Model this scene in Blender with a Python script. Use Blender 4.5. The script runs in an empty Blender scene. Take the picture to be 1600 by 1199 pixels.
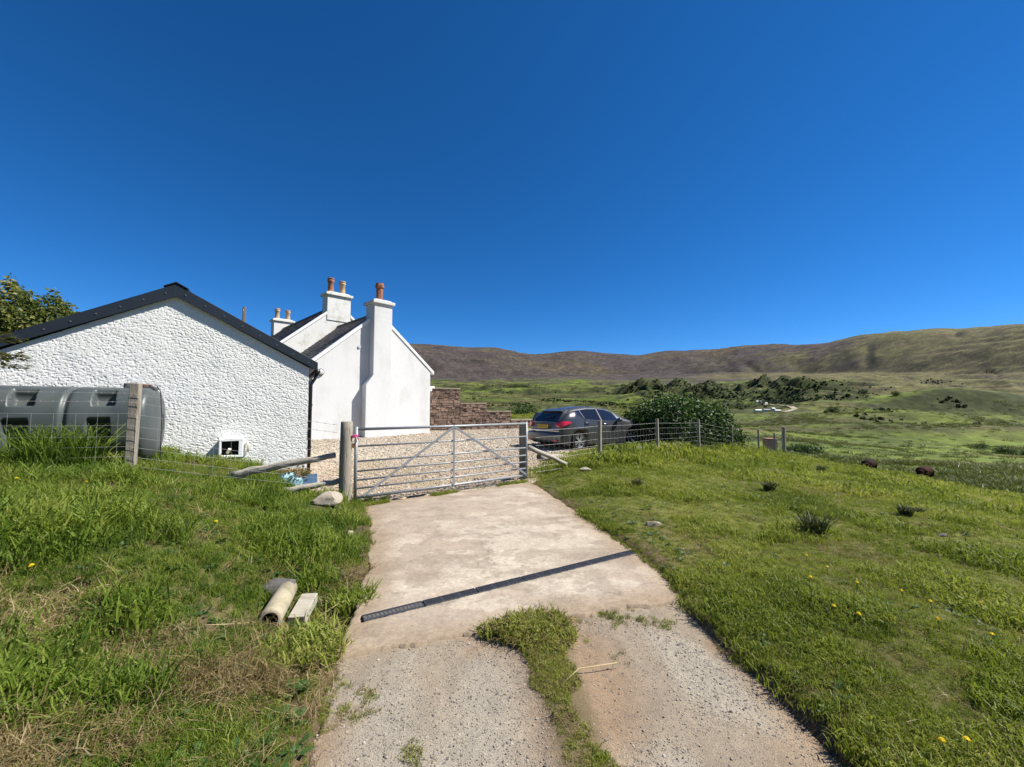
import bpy, math, random
import numpy as np
from mathutils import Vector, Matrix, Euler

random.seed(7)
rng = np.random.default_rng(11)
S = bpy.context.scene
COL = S.collection
R = math.radians

# ------------------------------------------------------------------ camera, sky, sun, exposure
F, CX, CY = 620.0, 800.0, 599.5
PITCH = math.atan((635 - CY) / F)
EYE = 1.6
cam_d = bpy.data.cameras.new('camera')
cam_d.sensor_width = 36
cam_d.lens = 36 * F / 1600
cam_d.clip_start = 0.05
cam_d.clip_end = 30000
cam = bpy.data.objects.new('camera', cam_d)
COL.objects.link(cam)
cam.location = (0, 0, EYE)
cam.rotation_euler = (R(90) + PITCH, 0, 0)
S.camera = cam

SUN_DIR = Vector((.643, .010, .766)).normalized()
SUN_EL = math.asin(SUN_DIR.z)
SUN_AZ = math.atan2(SUN_DIR.x, SUN_DIR.y)
W = bpy.data.worlds.new('World')
S.world = W
W.use_nodes = True
wn = W.node_tree
bg = wn.nodes['Background']
sky = wn.nodes.new('ShaderNodeTexSky')
sky.sky_type = 'NISHITA'
sky.sun_disc = False
sky.sun_elevation = SUN_EL
sky.sun_rotation = SUN_AZ
sky.altitude = 3000
sky.air_density = 1.0
sky.dust_density = 0.0
sky.ozone_density = 10.0
sat = wn.nodes.new('ShaderNodeHueSaturation')   # the phone's saturated rendering of the whole sky
sat.inputs['Saturation'].default_value = 1.17
wn.links.new(sky.outputs[0], sat.inputs['Color'])
wn.links.new(sat.outputs[0], bg.inputs[0])
bg.inputs[1].default_value = 0.080
sun_d = bpy.data.lights.new('sun', 'SUN')
sun_d.energy = 5.0
sun_d.angle = R(0.5)
sun_d.color = (1.0, .95, .86)
sun = bpy.data.objects.new('sun', sun_d)
COL.objects.link(sun)
sun.rotation_euler = (-SUN_DIR).to_track_quat('-Z', 'Y').to_euler()
S.view_settings.view_transform = 'Standard'
S.view_settings.look = 'None'
S.view_settings.exposure = 0.85
S.view_settings.gamma = 1
S.view_settings.use_curve_mapping = False
S.cycles.max_bounces = 6
S.cycles.diffuse_bounces = 3
S.cycles.glossy_bounces = 3
S.cycles.transmission_bounces = 4
S.cycles.transparent_max_bounces = 4
S.cycles.use_adaptive_sampling = True
S.cycles.adaptive_threshold = 0.015


# ------------------------------------------------------------------ picture -> place helpers
def ray(px, py):
    dx, dy = (px - CX) / F, (CY - py) / F
    c, s = math.cos(PITCH), math.sin(PITCH)
    return np.array([dx, c - s * dy, s + c * dy])


def at(px, py, Y):
    d = ray(px, py)
    t = Y / d[1]
    return Vector((d[0] * t, Y, EYE + d[2] * t))


def gp(px, py, z=0.0):
    d = ray(px, py)
    t = (z - EYE) / d[2]
    return (d[0] * t, d[1] * t)


# ------------------------------------------------------------------ noise (numpy)
def _h(ix, iy, s):
    n = (ix.astype(np.int64) * 374761393 + iy.astype(np.int64) * 668265263 + s * 1442695041) & 0xFFFFFFFF
    n = ((n ^ (n >> 13)) * 1274126177) & 0xFFFFFFFF
    return ((n ^ (n >> 16)) & 0xFFFFFF) / float(0xFFFFFF)


def vn(x, y, s=0):
    x = np.asarray(x, float); y = np.asarray(y, float)
    ix, iy = np.floor(x), np.floor(y)
    fx, fy = x - ix, y - iy
    ux, uy = fx * fx * fx * (fx * (fx * 6 - 15) + 10), fy * fy * fy * (fy * (fy * 6 - 15) + 10)
    a, b = _h(ix, iy, s), _h(ix + 1, iy, s)
    c, d = _h(ix, iy + 1, s), _h(ix + 1, iy + 1, s)
    return (a + (b - a) * ux + (c - a) * uy + (a - b - c + d) * ux * uy) * 2 - 1


def fbm(x, y, o=4, s=0, g=.5):
    v, a, t = 0, 1, 0
    for k in range(o):
        v = v + a * vn(x * 2 ** k + 17.3 * k, y * 2 ** k - 9.1 * k, s + k)
        t += a
        a *= g
    return v / t


def ss(a, b, x):
    t = np.clip((x - a) / (b - a), 0, 1)
    return t * t * (3 - 2 * t)


def pdist(X, Y, poly):
    """signed distance to a polygon, negative inside"""
    X = np.asarray(X, float); Y = np.asarray(Y, float)
    d2 = np.full(X.shape, 1e18)
    ins = np.zeros(X.shape, bool)
    n = len(poly)
    for i in range(n):
        x0, y0 = poly[i]
        x1, y1 = poly[(i + 1) % n]
        ex, ey = x1 - x0, y1 - y0
        t = np.clip(((X - x0) * ex + (Y - y0) * ey) / (ex * ex + ey * ey + 1e-12), 0, 1)
        d2 = np.minimum(d2, (X - x0 - t * ex) ** 2 + (Y - y0 - t * ey) ** 2)
        c = ((y0 > Y) != (y1 > Y))
        xi = x0 + (Y - y0) * ex / (ey if abs(ey) > 1e-9 else 1e-9)
        ins ^= c & (X < xi)
    d = np.sqrt(d2)
    return np.where(ins, -d, d)


# ------------------------------------------------------------------ the lie of the land
PAD = [gp(*p) for p in [(528, 1023), (700, 993), (900, 960), (1062, 935), (1058, 910), (998, 864), (905, 802),
                        (824, 750), (568, 788), (578, 815), (580, 850), (574, 890), (552, 955)]]
TRACK = [(-.80, -4), (-.86, 0), gp(470, 1199), gp(502, 1080), gp(530, 1012), gp(700, 980), gp(900, 947), gp(1050, 922),
         gp(1085, 955), gp(1195, 1055), gp(1350, 1199), (1.8, 0), (1.85, -4)]
STRIP = [gp(*p) for p in [(756, 984), (800, 967), (850, 960), (884, 968), (890, 1020), (914, 1090), (968, 1199)]] + \
        [(.50, 1.0), (.52, -4), (.05, -4), (.08, 1.0)] + [gp(*p) for p in [(868, 1199), (850, 1110), (820, 1030), (792, 1002)]]
GL = at(557, 671, 6.46); GLb = at(555, 778, 6.46)
GR = at(822.5, 662, 8.57); GRb = at(821, 743, 8.57)
FENCE_R = [(.52, 8.72), (2.25, 10.2), (4.5, 12.2), (6.8, 14.4), (9.2, 16.7), (12.4, 20.0), (14.9, 22.7), (15.9, 23.4)]
FENCE_L = [(-2.78, 6.42), (-5.24, 5.5), (-8.6, 4.35), (-12, 3.2)]
GD = Vector((.857, .515, 0))        # garage gable runs this way
GC = Vector((-4.36, 8.5, 0))        # its right hand corner
YARD = [(GL.x - .35, GL.y + .02), (GR.x + .2, GR.y - .05), (.85, 10.0), (1.25, 11.9), (2.6, 13.6), (5.0, 15.6), (6.2, 17.6), (4.5, 19),
        (2.8, 24), (.8, 26.2), (-4.6, 24), (-4.4, 28), (-10, 34), (-22, 32), (-19, 26), (-9.6, 16.2), (-4.4, 8.6), (-4.1, 8.0), (-3.3, 6.9)]
HARD = [PAD, TRACK, YARD]
GAR = [(GC.x, GC.y), (GC.x - 4.55 * .857, GC.y - 4.55 * .515), (GC.x - 4.55 * .857 - 5.6 * .515, GC.y - 4.55 * .515 + 5.6 * .857),
       (GC.x - 5.6 * .515, GC.y + 5.6 * .857)]


def hard_d(X, Y):
    return np.minimum(np.minimum(pdist(X, Y, PAD), pdist(X, Y, TRACK)), pdist(X, Y, YARD))


def zyard(X, Y):
    return .16 * ss(8, 18, np.asarray(Y, float)) - .12 * ss(2, 8, np.asarray(X, float))


def fence_d(X, Y):
    d = np.full(np.shape(X), 1e9)
    for (x0, y0), (x1, y1) in zip(FENCE_R[:-1], FENCE_R[1:]):
        ex, ey = x1 - x0, y1 - y0
        t = np.clip(((X - x0) * ex + (Y - y0) * ey) / (ex * ex + ey * ey), 0, 1)
        d = np.minimum(d, np.hypot(X - x0 - t * ex, Y - y0 - t * ey))
    return d


DITCH = [gp(430, 945, .1), (-2.3, 2.6), (-2.6, 1.5)]


FIELD_FIT = np.polyfit([0, 2, 4, 7, 10.8, 12.5, 14.4, 16.6, 22.5, 27, 30.5, 36, 45, 60], [0, 0, -.04, -.16, -.43, -.72, -1.16, -1.62, -2.72, -3.55, -4.25, -5.35, -6.8, -9], 5)


def Hnear(X, Y):
    X = np.asarray(X, float); Y = np.asarray(Y, float)
    d = hard_d(X, Y)
    dp = np.maximum(d, 0)
    left = 1 - ss(-.6, -.2, X - .12 * np.maximum(Y - 9, 0))
    rough = .05 * fbm(X * .9, Y * .9, 4, 3) + .05 * fbm(X * .35, Y * .35, 2, 8) + .045 * fbm(X * 1.9, Y * 1.9, 3, 11)
    bank = .93 * (1 - np.exp(-(dp / 2.0) ** 1.15)) + (rough + .05 * fbm(X * 2.2, Y * 2.2, 3, 5)) * ss(0, 1.0, dp)
    # a shallow ditch with the old drain pipe at its mouth
    dd = np.hypot((X + 1.62) * .8, (Y - 3.2) * 1.0)
    bank = bank - .20 * np.exp(-(dd / .42) ** 2)
    dd2 = np.hypot((X + 2.4) * .75, (Y - 2.1))
    bank = bank - .12 * np.exp(-(dd2 / .6) ** 2)
    Xp = np.maximum(X, 0)
    field = np.polyval(FIELD_FIT, np.minimum(Xp, 60)) + .07 * (1 - np.exp(-dp / .35)) + rough * ss(0, 1.2, dp) * 1.1
    fd = fence_d(X, Y)
    field = field + .10 * np.exp(-(fd / 1.0) ** 2) * (1 - ss(4, 11, X)) * ss(.1, .8, dp)
    z = left * bank + (1 - left) * field
    z = z + zyard(X, Y) * ss(9, 12, Y) * (1 - ss(3, 12, X))
    zi = np.where(pdist(X, Y, YARD) < .15, zyard(X, Y) - .10, -.10)
    k = ss(-.14, .06, d)
    return zi * (1 - k) + z * k


CPX = np.array([-3000, -800, 0, 400, 640, 690, 735, 770, 830, 850, 905, 930, 1000, 1040, 1110, 1190, 1250, 1300, 1350, 1450, 1560, 1600, 2400, 4000], float)
SKYL = np.array([520, 530, 540, 543, 542, 543.5, 550, 549, 560, 558, 553, 556, 560, 553, 552, 543, 545, 540, 528, 521, 516, 513, 500, 500], float)
KPX = np.array([-3000, 0, 700, 900, 1000, 1100, 1250, 1400, 1600, 2400, 4000], float)
ROWR = [80, 150, 300, 500, 800, 1200, 1800]
ROWY = np.array([
    [650, 650, 690, 690, 691, 700, 712, 722, 738, 740, 740],
    [645, 645, 672, 672, 673, 682, 692, 706, 718, 722, 722],
    [640, 640, 655, 655, 656, 663, 672, 688, 698, 704, 704],
    [634, 634, 641, 641, 642, 646, 653, 668, 676, 684, 684],
    [622, 622, 622, 622, 624, 628, 634, 644, 650, 655, 655],
    [604, 604, 606, 605, 606, 608, 610, 618, 622, 620, 620],
    [580, 580, 588, 588, 588, 584, 582, 585, 588, 575, 575]], float)
CRK = np.array([2600, 2700, 2800, 3300, 3400, 3300, 2900, 2400, 2100, 1900, 1900], float) * 1.12


_TP = np.arange(-3000, 4001, 10.)


def _smooth(xs, ys, w):
    v = np.interp(_TP, xs, ys)
    k = np.hanning(2 * int(w / 10) + 3)
    pad = len(k) // 2
    return np.convolve(np.pad(v, pad, mode='edge'), k / k.sum(), 'valid')


T_CRK = _smooth(KPX, CRK, 110)
T_ROW = [_smooth(KPX, ROWY[k], 90) for k in range(7)]
T_SKY = _smooth(CPX, SKYL, 14)


def _pix(X, Y):
    Yc = np.maximum(Y, .18 * np.hypot(X, Y))
    return CX + F * X / Yc


def Hfar(X, Y, detail=True):
    X = np.asarray(X, float); Y = np.asarray(Y, float)
    r = np.hypot(X, Y)
    px = _pix(X, Y)
    cosa = np.maximum(Y / np.maximum(r, 1e-6), .33)
    crest = np.interp(px, _TP, T_CRK)
    lr = np.log(np.maximum(r, 1))
    rr = [np.full(r.shape, v, float) for v in ROWR[:-1]] + [crest * .66, crest, crest * 1.5, np.full(r.shape, 9000.)]
    yy = [np.interp(px, _TP, T_ROW[k]) for k in range(7)] + [np.interp(px, _TP, T_SKY)]
    hh = [(635 - yy[k]) / F * rr[k] * cosa for k in range(8)]
    hh.append(hh[7] * .75); hh.append(hh[7] * 0)
    h = hh[0] * np.ones_like(r)
    for k in range(9):
        a, b = np.log(rr[k]), np.log(rr[k + 1])
        t = np.clip((lr - a) / (b - a), 0, 1)
        if k == 6:
            t = np.sin(t * math.pi / 2) ** 1.05
        h = np.where(lr >= a, hh[k] * (1 - t) + hh[k + 1] * t, h)
    if detail:
        m1 = ss(90, 260, r) * (1 - ss(1200, 1700, r))
        rt = ss(1120, 1300, px)
        h = h + m1 * (.0062 * r * fbm(X / 95, Y / 95, 4, 21) + .0035 * r * fbm(X / 33, Y / 33, 3, 25))
        h = h + m1 * rt * (.019 * r * (1 - 2 * np.abs(fbm(X / 190, Y / 120, 3, 27))) * ss(200, 420, r) - .004 * r)
        # landslip crags and hummocks across the valley
        cm = ss(930, 1030, px) * (1 - ss(1240, 1360, px)) * ss(520, 680, r) * (1 - ss(1150, 1350, r)) * (.45 + .55 * ss(-.2, .15, fbm(X / 210, Y / 210, 2, 57)))
        cl = ss(640, 700, px) * (1 - ss(900, 990, px)) * ss(820, 950, r) * (1 - ss(1150, 1300, r))
        qn = fbm(X / 130, Y / 130, 4, 31, .55)
        q1 = (r + 120 * qn) / 120.0
        sw = q1 - np.floor(q1)
        amp = 9 + 22 * ss(-.25, .5, fbm(X / 75, Y / 75, 3, 33))
        h = h + cm * (amp * (ss(0, .13, sw) - sw) + 9 * (1 - 2 * np.abs(fbm(X / 52, Y / 52, 3, 35))) + 3 * fbm(X / 17, Y / 17, 3, 37))
        q2 = (r + 150 * qn) / 170.0
        sw2 = q2 - np.floor(q2)
        h = h + cl * (15 * ss(-.2, .4, fbm(X / 90, Y / 90, 3, 38)) * (ss(0, .10, sw2) - sw2) + 4 * fbm(X / 40, Y / 40, 3, 36))
        # one steep sided knoll
        for (kx, kr, kh, kw) in [(1062, 900, 34, 26), (1012, 930, 14, 24), (1270, 640, 13, 42), (1215, 760, 18, 45), (1130, 820, 22, 50), (1315, 520, 12, 60), (1440, 640, 15, 85), (1500, 430, 7, 60), (1370, 350, 5, 42), (1290, 780, 22, 60), (1570, 620, 12, 90), (980, 700, 8, 70)]:
            a = math.atan((kx - CX) / F)
            h = h + kh * np.exp(-(np.hypot(X - kr * math.sin(a), Y - kr * math.cos(a)) / kw) ** 2)
        m2 = ss(1250, 1700, r)
        edge = 1 - .85 * np.exp(-((r - crest) / (crest * .10)) ** 2)
        h = h + m2 * edge * (15 * fbm(X / 520, Y / 520, 5, 41, .5) + 8 * (1 - 2 * np.abs(fbm(X / 210, Y / 210, 3, 47))) + 3.5 * fbm(X / 62, Y / 62, 3, 49))
        gx = px / 75 + .9 * fbm(X / 500, Y / 500, 2, 58)
        gul = (1 - ss(0, .34, np.abs(fbm(gx, r / 1400, 2, 59)))) * ss(-.15, .25, fbm(X / 380, Y / 380, 2, 60))
        h = h - m2 * edge * 9 * gul
        ter = h / 22.0 + .5 * fbm(X / 300, Y / 300, 3, 51)
        h = h + m2 * edge * 5.0 * np.sin(2 * math.pi * ter) * ss(0, .4, fbm(X / 500, Y / 500, 2, 55) + .25)
    return h + EYE


def H(X, Y):
    X = np.asarray(X, float); Y = np.asarray(Y, float)
    r = np.hypot(X, Y)
    k = ss(32, 85, r)
    hn = Hnear(X, Y)
    back = ss(0, 1, (-Y - 3) / 60.0) * .10 * np.maximum(-Y, 0)
    f = Hfar(X, Y)
    return hn * (1 - k) + f * k + back * (r < 4000)


def Hs(x, y):
    return float(H(np.array([float(x)]), np.array([float(y)]))[0])


def onland(px, py, lo=20, hi=4000):
    d = ray(px, py)
    t = np.geomspace(lo, hi, 1600) / math.hypot(d[0], d[1])
    P = np.outer(t, d)
    hz = H(P[:, 0], P[:, 1])
    z = EYE + P[:, 2]
    i = np.argmax(z < hz) if np.any(z < hz) else len(t) - 1
    return Vector((P[i, 0], P[i, 1], hz[i]))


# ------------------------------------------------------------------ materials
def nn(t, kind, **kw):
    n = t.nodes.new(kind)
    for k, v in kw.items():
        if k.startswith('i_'):
            n.inputs[k[2:].replace('_', ' ')].default_value = v
        else:
            setattr(n, k, v)
    return n


def ramp(t, src, stops):
    n = t.nodes.new('ShaderNodeValToRGB')
    e = n.color_ramp.elements
    while len(e) < len(stops):
        e.new(.5)
    for q, (p, c) in zip(e, stops):
        q.position = p
        q.color = (*c, 1) if len(c) == 3 else c
    t.links.new(src, n.inputs[0])
    return n


def mat(name, c1, c2=None, c3=None, scale=6., detail=8., rough=.8, bump=0., bscale=60., bdist=.004, metal=0., spec=.3, coat=0.,
        stretch=None, speck=None, world=False, island=0.):
    m = bpy.data.materials.new(name)
    m.use_nodes = True
    t = m.node_tree
    b = t.nodes['Principled BSDF']
    b.inputs['Roughness'].default_value = rough
    b.inputs['Metallic'].default_value = metal
    b.inputs['Specular IOR Level'].default_value = spec
    b.inputs['Coat Weight'].default_value = coat
    if world:
        co = nn(t, 'ShaderNodeNewGeometry').outputs['Position']
    else:
        co = nn(t, 'ShaderNodeTexCoord').outputs['Object']
    if stretch:
        mp = nn(t, 'ShaderNodeMapping')
        mp.inputs['Scale'].default_value = stretch
        t.links.new(co, mp.inputs['Vector'])
        co = mp.outputs[0]
    if c2 is None:
        c2 = tuple(v * .8 for v in c1)
    no = nn(t, 'ShaderNodeTexNoise', i_Scale=scale, i_Detail=detail, i_Roughness=.62)
    t.links.new(co, no.inputs['Vector'])
    stops = [(.32, c1), (.68, c2)] if c3 is None else [(.3, c1), (.5, c2), (.7, c3)]
    rp = ramp(t, no.outputs['Fac'], stops)
    out = rp.outputs[0]
    if speck:
        sc, col, thr = speck
        n2 = nn(t, 'ShaderNodeTexNoise', i_Scale=sc, i_Detail=4.)
        t.links.new(co, n2.inputs['Vector'])
        r2 = ramp(t, n2.outputs['Fac'], [(thr, (0, 0, 0)), (thr + .06, (1, 1, 1))])
        mx = nn(t, 'ShaderNodeMix', data_type='RGBA')
        t.links.new(r2.outputs[0], mx.inputs['Factor'])
        t.links.new(out, mx.inputs[6])
        mx.inputs[7].default_value = (*col, 1)
        out = mx.outputs[2]
    if island:
        g = nn(t, 'ShaderNodeNewGeometry')
        mr = nn(t, 'ShaderNodeMapRange')
        mr.inputs[3].default_value = 1 - island
        mr.inputs[4].default_value = 1 + island
        t.links.new(g.outputs['Random Per Island'], mr.inputs[0])
        mu = nn(t, 'ShaderNodeMix', data_type='RGBA', blend_type='MULTIPLY')
        mu.inputs['Factor'].default_value = 1
        t.links.new(out, mu.inputs[6])
        t.links.new(mr.outputs[0], mu.inputs[7])
        out = mu.outputs[2]
    t.links.new(out, b.inputs['Base Color'])
    if bump:
        n3 = nn(t, 'ShaderNodeTexNoise', i_Scale=bscale, i_Detail=5., i_Roughness=.6)
        t.links.new(co, n3.inputs['Vector'])
        bp = nn(t, 'ShaderNodeBump', i_Strength=bump, i_Distance=bdist)
        t.links.new(n3.outputs['Fac'], bp.inputs['Height'])
        t.links.new(bp.outputs[0], b.inputs['Normal'])
    return m


def leafmat(name, stops, trans=.3, rough=.5, spec=.25, inst=True, wscale=1.2):
    """foliage: colour varies from leaf to leaf and in patches, light passes through"""
    m = bpy.data.materials.new(name)
    m.use_nodes = True
    t = m.node_tree
    b = t.nodes['Principled BSDF']
    b.inputs['Roughness'].default_value = rough
    b.inputs['Specular IOR Level'].default_value = spec
    g = nn(t, 'ShaderNodeNewGeometry')
    no = nn(t, 'ShaderNodeTexNoise', i_Scale=wscale, i_Detail=4.)
    t.links.new(g.outputs['Position'], no.inputs['Vector'])
    if inst:
        rnd = nn(t, 'ShaderNodeObjectInfo').outputs['Random']
        ad0 = nn(t, 'ShaderNodeMath', operation='ADD')
        t.links.new(rnd, ad0.inputs[0])
        ml = nn(t, 'ShaderNodeMath', operation='MULTIPLY', i_Value=.7)
        t.links.new(g.outputs['Random Per Island'], ml.inputs[0])
        t.links.new(ml.outputs[0], ad0.inputs[1])
        dv = nn(t, 'ShaderNodeMath', operation='DIVIDE')
        dv.inputs[1].default_value = 1.7
        t.links.new(ad0.outputs[0], dv.inputs[0])
        rnd = dv.outputs[0]
    else:
        rnd = g.outputs['Random Per Island']
    mx = nn(t, 'ShaderNodeMath', operation='MULTIPLY_ADD')
    t.links.new(no.outputs['Fac'], mx.inputs[0])
    mx.inputs[1].default_value = 1.5
    ad = nn(t, 'ShaderNodeMath', operation='MULTIPLY_ADD')
    ad.inputs[1].default_value = .8
    ad.inputs[2].default_value = -.65
    t.links.new(rnd, ad.inputs[0])
    t.links.new(ad.outputs[0], mx.inputs[2])
    rp = ramp(t, mx.outputs[0], stops)
    t.links.new(rp.outputs[0], b.inputs['Base Color'])
    tr = nn(t, 'ShaderNodeBsdfTranslucent')
    hs = nn(t, 'ShaderNodeMix', data_type='RGBA', blend_type='MULTIPLY')
    hs.inputs['Factor'].default_value = 1
    t.links.new(rp.outputs[0], hs.inputs[6])
    hs.inputs[7].default_value = (1.25, 1.35, .7, 1)
    t.links.new(hs.outputs[2], tr.inputs['Color'])
    ms = nn(t, 'ShaderNodeMixShader')
    ms.inputs[0].default_value = trans
    t.links.new(b.outputs[0], ms.inputs[1])
    t.links.new(tr.outputs[0], ms.inputs[2])
    t.links.new(ms.outputs[0], t.nodes['Material Output'].inputs[0])
    return m


def attr_mat(name, rough=.95, layers=((3., .35), (40., .3)), bump=.5, bscale=30., bdist=.03, voro=None, spec=.15):
    """base colour from the mesh's own tint attribute, broken up by noise"""
    m = bpy.data.materials.new(name)
    m.use_nodes = True
    t = m.node_tree
    b = t.nodes['Principled BSDF']
    b.inputs['Roughness'].default_value = rough
    b.inputs['Specular IOR Level'].default_value = spec
    a = nn(t, 'ShaderNodeAttribute', attribute_name='tint')
    g = nn(t, 'ShaderNodeNewGeometry')
    out = a.outputs['Color']
    for sc, amt in layers:
        no = nn(t, 'ShaderNodeTexNoise', i_Scale=sc, i_Detail=6., i_Roughness=.65)
        t.links.new(g.outputs['Position'], no.inputs['Vector'])
        lo_ = .38 if sc < .2 else .28
        rp = ramp(t, no.outputs['Fac'], [(lo_, (1 - amt,) * 3), (1 - lo_, (1 + amt, 1 + amt * .95, 1 + amt * .8))])
        mu = nn(t, 'ShaderNodeMix', data_type='RGBA', blend_type='MULTIPLY')
        mu.inputs['Factor'].default_value = 1
        t.links.new(out, mu.inputs[6])
        t.links.new(rp.outputs[0], mu.inputs[7])
        out = mu.outputs[2]
    hsrc = None
    if voro:
        vsc, amt = voro
        vo = nn(t, 'ShaderNodeTexVoronoi', i_Scale=vsc)
        t.links.new(g.outputs['Position'], vo.inputs['Vector'])
        sp = nn(t, 'ShaderNodeSeparateColor')
        t.links.new(vo.outputs['Color'], sp.inputs[0])
        rp = ramp(t, sp.outputs[0], [(0, (1 - amt, 1 - amt, 1 - amt * .9)), (.6, (1, 1, 1)), (1, (1 + amt, 1 + amt, 1 + amt))])
        mu = nn(t, 'ShaderNodeMix', data_type='RGBA', blend_type='MULTIPLY')
        mu.inputs['Factor'].default_value = 1
        t.links.new(out, mu.inputs[6])
        t.links.new(rp.outputs[0], mu.inputs[7])
        out = mu.outputs[2]
        iv = nn(t, 'ShaderNodeMath', operation='SUBTRACT')
        iv.inputs[0].default_value = 1
        t.links.new(vo.outputs['Distance'], iv.inputs[1])
        hsrc = iv.outputs[0]
    t.links.new(out, b.inputs['Base Color'])
    if hsrc is None:
        n3 = nn(t, 'ShaderNodeTexNoise', i_Scale=bscale, i_Detail=6., i_Roughness=.65)
        t.links.new(g.outputs['Position'], n3.inputs['Vector'])
        hsrc = n3.outputs['Fac']
    bp = nn(t, 'ShaderNodeBump', i_Strength=bump, i_Distance=bdist)
    t.links.new(hsrc, bp.inputs['Height'])
    t.links.new(bp.outputs[0], b.inputs['Normal'])
    return m


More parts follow.
